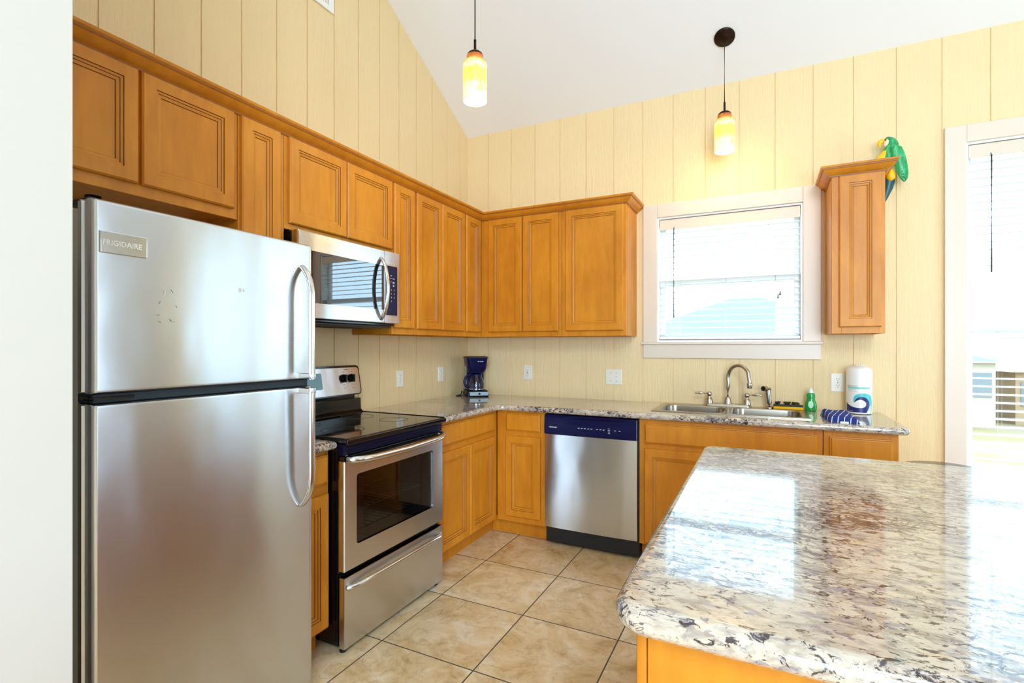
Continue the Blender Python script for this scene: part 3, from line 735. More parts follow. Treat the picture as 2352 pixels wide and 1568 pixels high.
# ---------------------------------------------------------------- microwave
MX1 = 0.385; MY0, MY1, MZ0, MZ1 = -2.107, -1.390, 1.446, 1.852
mw = thing('microwave_oven', 'stainless over-the-range microwave hanging under the short cabinet', 'microwave', (0.2, -1.75, MZ0))
b = NB(); box(b, 0.004, 0.345, MY0+0.004, MY1-0.002, MZ0-0.012, MZ1-0.002, 0.003, 1); obj('body', b, BLACK, mw)
WA0, WA1, WB0, WB1 = -2.045, -1.555, 1.520, 1.765
b = NB(); o = rrect(MY0, -1.5205, MZ0, MZ1, 0.004, 0); i_ = rrect(WA0, -1.5235, WB0, WB1, 0.002, 0)
loft(b, [mk(i_, 0.346), mk(o, 0.346), mk(o, MX1-0.004), mk(rrect(MY0+0.003, -1.5215, MZ0+0.004, MZ1-0.004, 0.004, 0), MX1), mk(i_, MX1), mk(i_, 0.346)], True, False, False)
bmesh.ops.remove_doubles(b, verts=b.verts[:], dist=1e-5); md = obj('door', b, STEEL, mw, 40)
b = NB(); box(b, 0.347, MX1-0.0012, WA0+0.0004, -1.5239, WB0+0.0004, WB1-0.0004); obj('door_glass', b, mat('black_mirror_glass', '#07070C', 0.02, 0, IOR=2.3), md)
b = NB(); yh = -1.548
tube(b, smoothpath([(MX1-0.002, yh, 1.806), (MX1+0.022, yh, 1.775), (MX1+0.042, yh, 1.715), (MX1+0.050, yh, 1.635), (MX1+0.042, yh, 1.555), (MX1+0.022, yh, 1.495), (MX1-0.002, yh, 1.464)], 5), 0.0075, 12, rb=0.0125, up=(1, 0, 0)); obj('handle', b, STEELB, md)
b = NB(); box(b, 0.346, MX1, -1.5185, MY1, MZ0, MZ1, 0.003, 2); cp = obj('control_side', b, STEEL, mw, 40)
b = NB(); box(b, MX1-0.001, MX1+0.0018, -1.512, -1.410, 1.487, 1.775, 0.0015, 1); obj('panel_bezel', b, CHROME, cp)
b = NB(); box(b, MX1+0.001, MX1+0.0028, -1.511, -1.4145, 1.492, 1.770); obj('keypad', b, NAVY, cp)
b = NB()
rows = [(1.716, [(-1.468, .012)]), (1.700, [(-1.470, .010), (-1.447, .018)]), (1.681, [(-1.470, .008), (-1.447, .016)]), (1.676, [(-1.447, .016)]), (1.663, [(-1.447, .012)]), (1.658, [(-1.447, .012)])]
for z, it in rows:
    for y, w in it: box(b, MX1+0.0026, MX1+0.0034, y-w/2, y+w/2, z-0.0015, z+0.0015)
obj('key_lines', b, PRINT, cp)
for r_, keys in enumerate(('123', '456', '789', ' 0 ')):
    for c_, ch in enumerate(keys):
        if ch != ' ': text_mesh('key_digit', ch, 0.011, lambda x, y, z, c_=c_, r_=r_: Vector((MX1+0.0029+z, -1.492+0.024*c_+x, 1.632-0.0215*r_+y)), PRINT, cp)
b = NB(); box(b, 0.02, 0.335, MY0+0.02, MY1-0.02, MZ0-0.024, MZ0-0.0121, 0.003, 1)
box(b, 0.10, 0.20, -2.0, -1.8, MZ0-0.028, MZ0-0.0239); box(b, 0.10, 0.20, -1.7, -1.5, MZ0-0.028, MZ0-0.0239); obj('underside_vents', b, SLOT, mw)

# ---------------------------------------------------------------- dishwasher
DX0, DX1 = 0.981, 1.595
dw = thing('dishwasher', 'stainless dishwasher with a dark navy control panel under the counter', 'dishwasher', (1.288, -0.3, 0))
b = NB(); box(b, DX0, DX1, -0.60, -0.03, 0.02, 0.868); obj('tub', b, BLACKM, dw, smooth=0)
b = NB(); rings = []
for i in range(13):
    f = i/12; x = DX0+0.002 + (DX1-DX0-0.006)*f; w = 0.030 + 0.008*math.sin(math.pi*f)**0.7
    rings.append([(x, -0.601, 0.123), (x, -0.60-w, 0.125), (x, -0.60-w-0.003, 0.29), (x, -0.60-w-0.004, 0.55), (x, -0.60-w, 0.737), (x, -0.601, 0.739)])
loft(b, rings); obj('door_panel', b, STEEL, dw, 40)
b = NB(); rings = []
for i in range(25):
    f = i/24; x = DX0+0.001 + (DX1-DX0-0.004)*f
    p = max(0.0, 1-abs((f-0.62)/0.34)**4)*0.012        # pocket handle
    rings.append([(x, -0.601, 0.741), (x, -0.640, 0.741), (x, -0.641, 0.800), (x, -0.638+p*0.5, 0.822), (x, -0.637+p, 0.842), (x, -0.636, 0.858), (x, -0.632, 0.866), (x, -0.601, 0.867)])
loft(b, rings); cpn = obj('control_panel', b, NAVY, dw, 40)
text_mesh('lettering', 'FRIGIDAIRE', 0.0105, lambda x, y, z: Vector((1.017+x, -0.6405-z, 0.782+y)), PRINT, cpn, bold=0.0003)
for x in (1.215, 1.236, 1.257, 1.279, 1.300, 1.336, 1.358, 1.379, 1.452, 1.480):
    b = NB(); box(b, x, x+0.012, -0.6415, -0.640, 0.790, 0.7925); box(b, x+0.001, x+0.006, -0.6415, -0.640, 0.7885, 0.7901); obj('printed_mark', b, PRINT, cpn)
for k in range(4):
    b = NB(); box(b, 1.412, 1.424+0.002*(k % 2), -0.6415, -0.640, 0.800-0.010*k, 0.8022-0.010*k); obj('printed_mark', b, PRINT, cpn)
b = NB(); box(b, DX1-0.006, DX1-0.002, -0.641, -0.637, 0.741, 0.862); obj('edge_strip', b, mat('blue_grey_edge', '#6F78A0', 0.3), cpn)
b = NB(); box(b, DX0+0.02, DX1-0.001, -0.545, -0.53, 0.004, 0.118, 0.002, 1); obj('toe_panel', b, NAVYD, dw)

# ---------------------------------------------------------------- sink, faucet and what stands by them
sk = thing('kitchen_sink', 'double-bowl stainless steel sink set into the granite counter', 'sink', (2.085, -0.29, 0.914))
SX0, SX1, SY0, SY1 = 1.655, 2.515, -0.535, -0.048; ZR = 0.919
BW = [(1.690, 2.066, -0.500, -0.150), (2.104, 2.480, -0.500, -0.150)]
b = NB()
for (x0, x1, y0, y1) in [(SX0, 1.690, SY0, SY1), (2.066, 2.104, -0.500, -0.150), (2.480, SX1, SY0, SY1), (1.690, 2.480, SY0, -0.500), (1.690, 2.480, -0.150, SY1)]:
    box(b, x0, x1, y0, y1, CT+0.0008, ZR)
bmesh.ops.remove_doubles(b, verts=b.verts[:], dist=1e-5)
obj('rim', b, SINKM, sk, 30)
for (x0, x1, y0, y1) in BW:
    b = NB()
    sharp = [Vector((x, y, ZR)) for x, y in ((x1, y1), (x0, y1), (x0, y0), (x1, y0)) for _ in range(7)]
    rg_ = [sharp, rrect(x0+0.002, x1-0.002, y0+0.002, y1-0.002, 0.06, ZR-0.0005, 6), rrect(x0+0.007, x1-0.007, y0+0.007, y1-0.007, 0.06, ZR-0.008, 6), rrect(x0+0.014, x1-0.014, y0+0.014, y1-0.014, 0.055, ZR-0.13, 6), rrect(x0+0.03, x1-0.03, y0+0.03, y1-0.03, 0.05, ZR-0.165, 6), rrect(x0+0.07, x1-0.07, y0+0.07, y1-0.07, 0.04, ZR-0.172, 6)]
    loft(b, rg_, True, False, True); bo = obj('bowl', b, SINKM, sk, 50)
    b = NB(); cx, cy = (x0+x1)/2, (y0+y1)/2; lathe(b, [(0.042, ZR-0.1718), (0.042, ZR-0.169), (0.03, ZR-0.1695), (0.005, ZR-0.171)], (cx, cy, 0), 20); obj('drain', b, CHROME, bo)
fc = thing('faucet', 'brushed nickel gooseneck faucet with two lever handles', 'faucet', (2.07, -0.095, ZR))
FYc = -0.095
b = NB(); loft(b, [rrect(1.925, 2.215, FYc-0.028, FYc+0.028, 0.027, ZR+0.0005), rrect(1.93, 2.21, FYc-0.026, FYc+0.026, 0.025, ZR+0.012), rrect(1.945, 2.195, FYc-0.020, FYc+0.020, 0.019, ZR+0.018)]); obj('deck_plate', b, NICKEL, fc, 50)
b = NB(); lathe(b, [(0.024, ZR+0.017), (0.022, ZR+0.030), (0.017, ZR+0.055), (0.013, ZR+0.062)], (2.070, FYc, 0), 20)
tube(b, [(2.070, FYc, ZR+0.05), (2.070, FYc, ZR+0.12)] + [(2.070 + 0.067*(1-math.cos(a)), FYc - 0.055*(1-math.cos(a)), ZR+0.185+0.088*math.sin(a)) for a in [R(x) for x in range(-20, 150, 12)]] + [(2.203, FYc-0.108, ZR+0.165)], 0.0115, 16)
lathe(b, [(0.012, ZR+0.130), (0.0155, ZR+0.134), (0.0155, ZR+0.146), (0.017, ZR+0.150), (0.017, ZR+0.160), (0.012, ZR+0.166)], (2.203, FYc-0.108, 0), 18); obj('spout', b, NICKEL, fc, 50)
for s, hx in ((-1, 1.955), (1, 2.185)):
    b = NB(); lathe(b, [(0.024, ZR+0.015), (0.024, ZR+0.022), (0.021, ZR+0.030), (0.021, ZR+0.042), (0.012, ZR+0.056), (0.011, ZR+0.064), (0.0145, ZR+0.070), (0.0155, ZR+0.080), (0.010, ZR+0.091), (0.002, ZR+0.093)], (hx, FYc, 0), 18)
    ho = obj('handle', b, NICKEL, fc, 50)
    b = NB(); tube(b, [(hx+s*t, FYc-0.004*t/0.09, ZR+0.079+dz) for t, dz in ((0.010, 0), (0.035, 0.0), (0.052, 0.002), (0.066, 0.003), (0.078, 0.001), (0.085, 0.0), (0.090, 0.001))], [0.005, 0.005, 0.0085, 0.0075, 0.004, 0.006, 0.003], 10); obj('lever', b, NICKEL, ho, 60)
sp = thing('sink_sprayer', 'brushed nickel side sprayer standing right of the faucet', 'sprayer', (2.316, FYc, ZR))
b = NB(); lathe(b, [(0.024, ZR+0.0005), (0.024, ZR+0.006), (0.016, ZR+0.014)], (2.316, FYc, 0), 18); obj('base', b, NICKEL, sp, 50)
b = NB(); tube(b, [(2.316, FYc, ZR+0.012), (2.314, FYc, ZR+0.03), (2.310, FYc-0.002, ZR+0.075), (2.306, FYc-0.004, ZR+0.122)], [0.014, 0.0155, 0.0165, 0.0165], 16); obj('wand', b, NICKEL, sp, 50)
b = NB(); tube(b, [(2.314, FYc+0.004, ZR+0.118), (2.297, FYc-0.018, ZR+0.126), (2.280, FYc-0.04, ZR+0.127)], [0.0150, 0.0165, 0.0175], 16); hd = obj('head', b, NICKEL, sp, 50)
b = NB(); cyl(b, (2.2805, FYc-0.0395, ZR+0.127), (2.2785, FYc-0.042, ZR+0.127), 0.0145, n=16); obj('nozzle', b, BLACKM, hd)

# yellow sponge with scrubbing pads
YEL = mat('yellow_foam', '#F2B40C', 0.8)
sg = thing('sponge', 'yellow kitchen sponge with a dark scouring layer behind the sink', 'sponge', (2.42, -0.092, ZR))
b = NB(); box(b, 2.338, 2.503, -0.122, -0.062, ZR+0.0003, ZR+0.017, 0.003, 2); obj('foam', b, YEL, sg)
b = NB(); box(b, 2.339, 2.502, -0.121, -0.063, ZR+0.0171, ZR+0.027, 0.002, 1); obj('scouring_layer', b, mat('dark_green_scour', '#333829', 0.9), sg)
SCM = mat('black_gold_scrubber', '#3A3018', 0.45, 0.5)
for k, (x, w, lab) in enumerate(((2.362, 0.016, 'small dark scrubber lump at the left end of the yellow sponge'), (2.415, 0.022, 'black and gold scrubber in the middle of the yellow sponge'), (2.462, 0.022, 'dark curled scrubber lying on the right half of the yellow sponge'))):
    t = NB(); random.seed(20+k); pts = []
    for i in range(46):
        a = i*1.9; pts.append((x + w*math.cos(a)*random.uniform(0.4, 1), -0.092 + 0.018*math.sin(a)*random.uniform(0.4, 1), ZR+0.0315 + 0.013*random.random()))
    tube(t, smoothpath(pts, 3), 0.0028, 6)
    tag(obj('scrubber', t, SCM if k != 0 else BLACKM, None, 60), lab, 'scrubber')
# dish soap
sb = thing('dish_soap_bottle', 'small green dish soap bottle with a pale cap', 'bottle', (2.545, -0.095, CT), local=True)
SOAP = mat('green_soap', '#1FA84A', 0.12, 0, Transmission_Weight=0.25)
def ovl(z, rx, ry, n=20): return circ((0, 0, z), rx, n, ry=ry)
b = NB(); loft(b, [ovl(0.0003, .030, .018), ovl(.004, .034, .021), ovl(.03, .037, .022), ovl(.055, .035, .021), ovl(.080, .026, .018), ovl(.092, .0245, .017), ovl(.110, .027, .018), ovl(.124, .024, .016), ovl(.130, .016, .013)]); obj('body', b, SOAP, sb, 60)
b = NB(); lathe(b, [(.0165, .1305), (.0165, .144), (.011, .149), (.011, .158), (.008, .163)], n=18); obj('cap', b, mat('milky_cap', '#DDE8E0', 0.3), sb, 50)
b = NB(); loft(b, [[( .016*math.cos(2*math.pi*i/20)*1.0, -0.0225 + 0.0*i, .048 + .026*math.sin(2*math.pi*i/20)) for i in range(20)], [(.013*math.cos(2*math.pi*i/20), -0.0232, .048 + .023*math.sin(2*math.pi*i/20)) for i in range(20)]]); obj('label_sticker', b, mat('pale_green_label', '#BFE8C4', 0.4), sb)
sb.rotation_euler.z = R(-6); sb.scale = (0.88, 0.88, 0.86)
# towel
TX = mat('blue_striped_towel', '#1A2A7C', 0.9); n = N(TX)
v = n.coords((1, 1, 1), (0, 0, 0), (0, 0, 14)); sx_ = n.n('ShaderNodeSeparateXYZ'); n.l(v, sx_.inputs[0])
fx = n.math('FRACT', n.math('MULTIPLY', sx_.outputs[0], 36.0)); dash = n.math('FRACT', n.math('MULTIPLY', sx_.outputs[1], 9.0))
st_ = n.math('MULTIPLY', n.math('LESS_THAN', fx, 0.15), n.math('LESS_THAN', dash, 0.86))
n.base(n.mix(st_, '#1B2B80', '#C9DDEE')); n.bump(n.noise(n.coords(), 400, 2), 0.5, 0.002)
tw = thing('dish_towel', 'folded blue dish towel with white stripes on the counter', 'towel', (2.655, -0.43, CT))
b = NB()
def tw_pt(u, v, h):
    x = 2.585 + 0.135*u + 0.015*(v-0.5); y = -0.275 - 0.31*v - 0.02*u
    return Vector((x, y, CT + 0.001 + h))
NXT, NYT = 14, 22; top = []
for j in range(NYT+1):
    row = []
    for i in range(NXT+1):
        u, v = i/NXT, j/NYT
        edge = min(u, 1-u, v, 1-v); h = 0.040*min(1.0, (edge/0.10))**0.5 * (1-0.30*v) + 0.003*math.sin(u*9+v*5)*min(1, edge*8)
        row.append(b.verts.new(tw_pt(u, v, max(h, 0.0))))
    top.append(row)
for j in range(NYT):
    for i in range(NXT): b.faces.new((top[j][i], top[j][i+1], top[j+1][i+1], top[j+1][i]))
rim = [top[0][i] for i in range(NXT+1)] + [top[j][NXT] for j in range(1, NYT+1)] + [top[NYT][i] for i in range(NXT-1, -1, -1)] + [top[j][0] for j in range(NYT-1, 0, -1)]
b.faces.new(rim[::-1]); obj('cloth', b, TX, tw, 60)
b = NB(); box(b, 2.640, 2.676, -0.622, -0.592, CT+0.0012, CT+0.004, 0.001, 1); box(b, 2.640, 2.676, -0.6225, -0.6205, CT+0.001, CT+0.012); obj('white_tag', b, WHITEP, tw)
# paper towel
PT = (2.795, -0.095); PR = 0.066
pt = thing('paper_towel_roll', 'wrapped paper towel roll with a blue wave print on the counter', 'paper towel', (PT[0], PT[1], CT), local=True)
PW = mat('white_wrapped_paper', '#EFEFEC', 0.28, 0, Coat_Weight=0.4); n = N(PW); n.bump(n.noise(n.objco(), 22, 4, 0.6, 0.5), 0.25, 0.01)
b = NB(); lathe(b, [(PR-0.010, 0.0006), (PR-0.002, 0.004), (PR, 0.012), (PR, 0.245), (PR-0.002, 0.262), (PR-0.012, 0.276), (PR-0.030, 0.283), (0.012, 0.288), (0.010, 0.281)], n=40); obj('roll', b, PW, pt, 50)
b = NB()
for k in range(5): box(b, -0.018+0.008*k, -0.012+0.008*k, -0.02, 0.022, 0.282, 0.290+0.003*(k % 2), 0.002, 1)
obj('wrapper_gather', b, PW, pt)
def wrap(u, v, d=0.0007):       # u along the roll's face in metres, 0 in the middle of the print
    a = -math.pi/2 + math.asin(max(-0.985, min(0.985, u/PR))); r = PR + d; return Vector((r*math.cos(a), r*math.sin(a), v))
def printed(name, outer, inner, m, d):
    """strip between two polylines, wrapped onto the roll"""
    b = NB(); n_ = len(outer)
    V0 = [b.verts.new(wrap(*p, d)) for p in outer]; V1 = [b.verts.new(wrap(*p, d)) for p in inner]
    for i in range(n_-1):
        try: b.faces.new((V0[i], V0[i+1], V1[i+1], V1[i]))
        except ValueError: pass
    return obj(name, b, m, pt, 60)
PNAVY = mat('navy_print', '#1B2468', 0.35); PTEAL = mat('teal_print', '#54C7CB', 0.35); PTXT = mat('dark_teal_print', '#1F4A55', 0.4)
# crest: pixel sketch units -> metres (roll face 0.115 wide)
q = lambda x, y: ((x-478)*0.000197, (1440-y)*0.000205)
def sm(pts, k=5): return [(p.x, p.y) for p in smoothpath([(a, c, 0) for a, c in [q(*p) for p in pts]], k)]
oc = [(355, 1105), (390, 1010), (470, 945), (560, 930), (660, 975), (715, 1080), (720, 1190), (690, 1300), (650, 1375)]
ic = [(357, 1106), (400, 1060), (470, 1018), (530, 1015), (600, 1045), (645, 1100), (650, 1150), (630, 1200), (590, 1235)]
printed('wave_curl', sm(oc), sm(ic), PNAVY, 0.0009)
printed('wave_base', sm([(168, 1110), (210, 1165), (300, 1220), (400, 1245), (480, 1250), (550, 1246), (592, 1234), (630, 1260)]), sm([(168, 1370), (210, 1375), (300, 1378), (400, 1380), (480, 1382), (550, 1384), (600, 1384), (655, 1384)]), PNAVY, 0.00085)
printed('wave_crest', sm([(330, 1070), (345, 940), (430, 860), (560, 832), (690, 850), (765, 930), (780, 1080), (778, 1250), (770, 1390)]), sm([(356, 1103), (392, 1008), (470, 943), (560, 928), (662, 973), (717, 1080), (722, 1190), (692, 1300), (652, 1386)]), PTEAL, 0.0008)
printed('colour_band', sm([(195, 650), (330, 650), (470, 652), (600, 652), (735, 652)]), sm([(195, 700), (330, 704), (470, 708), (600, 706), (735, 706)]), mat('pale_teal_print', '#86CFC5', 0.4), 0.0008)
def ptext(s, size, x, y, m, nm='lettering'): 
    o0 = q(x, y); text_mesh(nm, s, size, lambda a, c, z: wrap(o0[0]+a, o0[1]+c, 0.0010), m, pt, extrude=0)
ptext('Smarttouch', 0.0095, 195, 634, PTXT); ptext('100 sheets per roll', 0.0052, 200, 742, PTXT); ptext('premium paper towels', 0.0045, 200, 778, mat('grey_print', '#8A8A88', 0.5)); ptext('100 SHEETS', 0.0050, 190, 1350, PRINT)
pt.rotation_euler.z = R(-8)

# coffee maker in the corner, facing the room diagonally
cm = thing('coffee_maker', 'dark navy drip coffee maker in the counter corner', 'coffee maker', (0.185, -0.185, CT), 40, local=True)
b = NB(); loft(b, [rrect(-.088, .088, -.115, .10, .02, .0006), rrect(-.090, .090, -.118, .10, .02, .010), rrect(-.086, .086, -.112, .098, .02, .044), rrect(-.080, .080, -.106, .095, .02, .050)]); bs = obj('base', b, NAVYD, cm, 50)
b = NB(); prism(b, [(-.062, .012), (.082, .012), (.085, .040), (-.066, .040)], 'y', -.1195, -.112); obj('switch_panel', b, mat('pale_blue_grey', '#9FB6BF', 0.3), cm)
b = NB(); cyl(b, (0.012, -.1190, .026), (0.012, -.1225, .026), .0085, n=16); obj('switch', b, NAVY, cm)
b = NB(); loft(b, [rrect(-.078, .078, .035, .10, .02, .050), rrect(-.078, .078, .040, .10, .02, .19), rrect(-.080, .080, -.02, .10, .02, .205)]); obj('tower', b, NAVY, cm, 50)
b = NB(); loft(b, [rrect(-.070, .070, -.085, .10, .05, .195), rrect(-.078, .078, -.098, .10, .04, .225), rrect(-.085, .085, -.108, .10, .03, .300), rrect(-.088, .088, -.110, .10, .03, .308)]); obj('brew_head', b, NAVY, cm, 50)
b = NB(); loft(b, [rrect(-.090, .090, -.112, .102, .03, .3085), rrect(-.090, .090, -.112, .102, .03, .315), rrect(-.082, .082, -.104, .096, .03, .319)]); obj('lid', b, BLACKM, cm, 50)
text_mesh('lettering', 'MR. COFFEE', 0.0085, lambda x, y, z: Vector((0.0+x, -0.1095-z, 0.278+y)), PRINT, cm, bold=0.0003)
b = NB(); tube(b, smoothpath([(-.086, .09, .02), (-.10, .095, .03), (-.103, .09, .012), (-.12, .06, .005), (-.15, .01, .005), (-.155, -.02, .005), (-.12, -.01, .005), (-.10, .05, .005)], 6), 0.0035, 8); obj('power_cord', b, BLACKM, cm, 60)
b = NB(); box(b, -.0795, -.0765, -.02, .09, .06, .29); obj('water_gauge', b, mat('pale_gauge', '#9DB2A8', 0.3), cm)
ca = thing('coffee_carafe', 'glass carafe with navy handle on the coffee maker', 'carafe', (0, 0, 0), 40, local=True)
ca.location = Vector((0.185, -0.185, CT + 0.0505)) + Matrix.Rotation(R(40), 3, 'Z') @ Vector((0, -.040, 0))
b = NB(); lathe(b, [(.050, .0005), (.060, .006), (.064, .030), (.062, .060), (.050, .095), (.042, .110), (.040, .118)], n=28, cap1=False); obj('jug', b, CARAFE, ca, 60)
b = NB(); lathe(b, [(.043, .112), (.044, .124), (.036, .132), (.01, .134)], n=24); obj('lid', b, NAVY, ca, 50)
b = NB(); lathe(b, [(.0585, .006), (.061, .007), (.061, .012), (.0585, .012)], n=28, cap0=False, cap1=False); obj('band', b, CHROME, ca, 50)
b = NB(); tube(b, smoothpath([(-.038, -.010, .122), (-.070, -.014, .120), (-.092, -.016, .095), (-.098, -.016, .060), (-.086, -.016, .032), (-.062, -.012, .022)], 5), 0.007, 10, rb=0.010); obj('handle', b, NAVY, ca, 60)

# ---------------------------------------------------------------- outlets and switches
def outlet(label, M, u, v, kind, plate, loc, w=0.070, h=0.115, group=None):
    t = thing('wall_switch' if kind == 'switch' else 'power_outlet', label, 'switch' if kind == 'switch' else 'outlet', loc)
    b = NB(); bxm(b, M, u-w/2, u+w/2, v-h/2, v+h/2, 0.0002, 0.006, 0.0025); obj('cover_plate', b, plate, t)
    if kind == 'duplex':
        for dz in (-0.020, 0.020):
            b = NB(); c0 = M(u, v+dz, 0.0055); rings = []
            for w_ in (0.0055, 0.0082):
                ring = []
                for i in range(24):
                    a = 2*math.pi*i/24; ring.append(M(u + 0.0172*math.cos(a), v+dz + max(-0.0135, min(0.0135, 0.0172*math.sin(a))), w_))
                rings.append(ring)
            loft(b, rings); rc_ = obj('receptacle', b, plate, t)
            b = NB()
            bxm(b, M, u-0.0075, u-0.0055, v+dz, v+dz+0.008, 0.0078, 0.0086); bxm(b, M, u+0.0055, u+0.0075, v+dz, v+dz+0.007, 0.0078, 0.0086)
            bxm(b, M, u-0.002, u+0.002, v+dz-0.009, v+dz-0.005, 0.0078, 0.0086); obj('slots', b, SLOT, rc_)
    elif kind == 'gfci':
        b = NB(); bxm(b, M, u-0.0165, u+0.0165, v-0.033, v+0.033, 0.0055, 0.0085, 0.001); rc_ = obj('receptacle', b, plate, t)
        b = NB()
        for dz in (-0.018, 0.018):
            bxm(b, M, u-0.0075, u-0.0055, v+dz, v+dz+0.008, 0.0083, 0.009); bxm(b, M, u+0.0055, u+0.0075, v+dz, v+dz+0.007, 0.0083, 0.009); bxm(b, M, u-0.002, u+0.002, v+dz-0.009, v+dz-0.005, 0.0083, 0.009)
        bxm(b, M, u-0.006, u+0.006, v-0.003, v+0.003, 0.0083, 0.0092); obj('slots', b, SLOT, rc_)
    elif kind == 'switch':
        for du, up in ((-0.023, -1), (0.023, 1)):
            b = NB(); bxm(b, M, u+du-0.005, u+du+0.005, v-0.012, v+0.012, 0.0055, 0.0075); p = M(u+du, v, 0.006); qd = M(u+du, v+up*0.008, 0.017); cyl(b, p, qd, 0.0038, 0.003, 8); obj('toggle', b, plate, t)
    b = NB()
    scr = [(u, v)] if kind == 'duplex' else ([(u, v-0.045), (u, v+0.045)] if kind != 'switch' else [(u+du, v+dv) for du in (-0.023, 0.023) for dv in (-0.03, 0.03)])
    for a, c in scr: cyl(b, M(a, c, 0.0058), M(a, c, 0.0068), 0.0028, n=10)
    obj('screws', b, SLOT if kind != 'gfci' else plate, t)
    return t
WL, WB = MX(0.0), MY(0.0)
outlet('white wall outlet on the left wall beside the stove', WL, -0.915, 1.090, 'duplex', WHITEP, (0, -0.915, 1.09))
outlet('white wall outlet on the left wall nearer the coffee maker', WL, -0.414, 1.096, 'duplex', WHITEP, (0, -0.414, 1.09))
outlet('warm white outlet on the back wall right of the coffee maker', WB, 0.569, 1.102, 'gfci', WHITEPB, (0.569, 0, 1.1), 0.076)
outlet('square double light switch left of the sink window below the cabinets', WB, 1.277, 1.086, 'switch', WHITEPB, (1.277, 0, 1.086), 0.122)
outlet('white outlet on the back wall left of the paper towel roll', WB, 2.696, 1.089, 'duplex', WHITEPB, (2.696, 0, 1.089), 0.074)

# vent grille high on the left wall
vg = thing('wall_vent', 'white vent grille high on the left wall', 'vent', (0, -1.70, 3.275))
b = NB(); box(b, 0.0005, 0.012, -1.885, -1.852, 3.275, 3.555, 0.003, 1); box(b, 0.0005, 0.012, -1.558, -1.525, 3.275, 3.555, 0.003, 1); box(b, 0.0005, 0.012, -1.852, -1.558, 3.275, 3.308, 0.003, 1); box(b, 0.0005, 0.012, -1.852, -1.558, 3.522, 3.555, 0.003, 1); obj('frame', b, WHITEP, vg)
b = NB()
for k in range(17): box(b, 0.002, 0.009, -1.845+0.0175*k, -1.838+0.0175*k, 3.308, 3.522)
obj('louvers', b, WHITEP, vg)

# ---------------------------------------------------------------- pendants
def make_shade():
    m = mat('glowing_alabaster_glass', '#E8C060', 0.35); n = N(m)
    tc = n.n('ShaderNodeTexCoord'); sp_ = n.n('ShaderNodeSeparateXYZ'); n.l(tc.outputs['Object'], sp_.inputs[0])
    z = n.math('MULTIPLY', sp_.outputs[2], 1/0.243)
    nz = n.noise(n.objco((1, 1, 0.6)), 14, 4, 0.6, 0.9)
    zz = n.math('ADD', z, n.math('MULTIPLY', n.math('SUBTRACT', nz, 0.5), 0.30))
    c = n.ramp(zz, [(0.10, '#FFE8B8'), (0.28, '#FFE6A4'), (0.38, '#F6EC62'), (0.60, '#F6EC62'), (0.68, '#FFE9B0'), (0.78, '#EDB050'), (0.90, '#B85A1C')])
    s = n.ramp(z, [(0.0, 0.66), (0.25, 0.78), (0.6, 0.85), (0.78, 0.6), (0.86, 0.30), (1.0, 0.16)])
    vein = n.noise(n.objco((1, 1, 0.35)), 30, 3, 0.6, 1.2)
    c = n.mix(n.ramp(vein, [(0.60, 0.0), (0.63, 0.6)]), c, '#C88A30')
    n.base(c); n.l(c, n.b.inputs['Emission Color']); n.l(n.math('MULTIPLY', s, 0.95), n.b.inputs['Emission Strength'])
    return m
SHADE = make_shade()
BULB = mat('lit_bulb', '#FFF6DC', 0.5, 0, Emission_Color=(1, 0.93, 0.74, 1), Emission_Strength=1.6)
def pendant(label, x, y, zb):
    t = thing('pendant_light', label, 'pendant lamp', (x, y, zb), local=True)
    H = 0.243
    b = NB(); lathe(b, [(.0575, 0.0), (.0595, 0.0), (.0600, 0.02), (.0600, .178), (.0575, .192), (.050, .200), (.0415, .204), (.0415, .226), (.036, .236), (.034, .236), (.038, .205), (.055, .180), (.0570, .02), (.0575, 0.0)], n=36, cap0=False, cap1=False); obj('shade', b, SHADE, t, 60)
    b = NB(); lathe(b, [(.0402, .229), (.038, .238), (.028, .247), (.010, .252), (.0065, .254), (.0065, .310), (.003, .312)], n=20); obj('cap', b, BRONZE, t, 50)
    b = NB(); ell(b, (0, 0, .085), .030, .030, .045); obj('bulb', b, BULB, t, 60)
    zc = ceil_z(y)-zb
    b = NB(); cyl(b, (0, 0, .311), (0, 0, zc-0.01), .0032, n=8); obj('cord', b, BLACKM, t)
    nrm = Vector((0, -SLOPE, -1)).normalized()*1.0; ax = Vector((1, 0, 0)); ay = nrm.cross(ax).normalized(); c0 = Vector((0, 0, zc))
    b = NB(); loft(b, [circ(c0 + nrm*h, r, 28, ax, ay) for h, r in ((0.0005, .062), (.006, .062), (.012, .057), (.016, .035), (.022, .030), (.026, .010))]); obj('canopy', b, BRONZE, t, 50)
    l = bpy.data.lights.new('pendant_bulb_light', 'POINT'); l.energy = 5; l.color = (1.0, 0.80, 0.42); l.shadow_soft_size = 0.05
    lo = bpy.data.objects.new('pendant_bulb_light', l); C.objects.link(lo); lo.parent = t; lo.location = (0, 0, -0.005)
    return t
pendant('hanging amber glass pendant lamp near the middle of the picture', 0.981, -1.537, 2.548)
pendant('hanging amber glass pendant lamp above the sink window', 2.062, -0.29, 2.540)

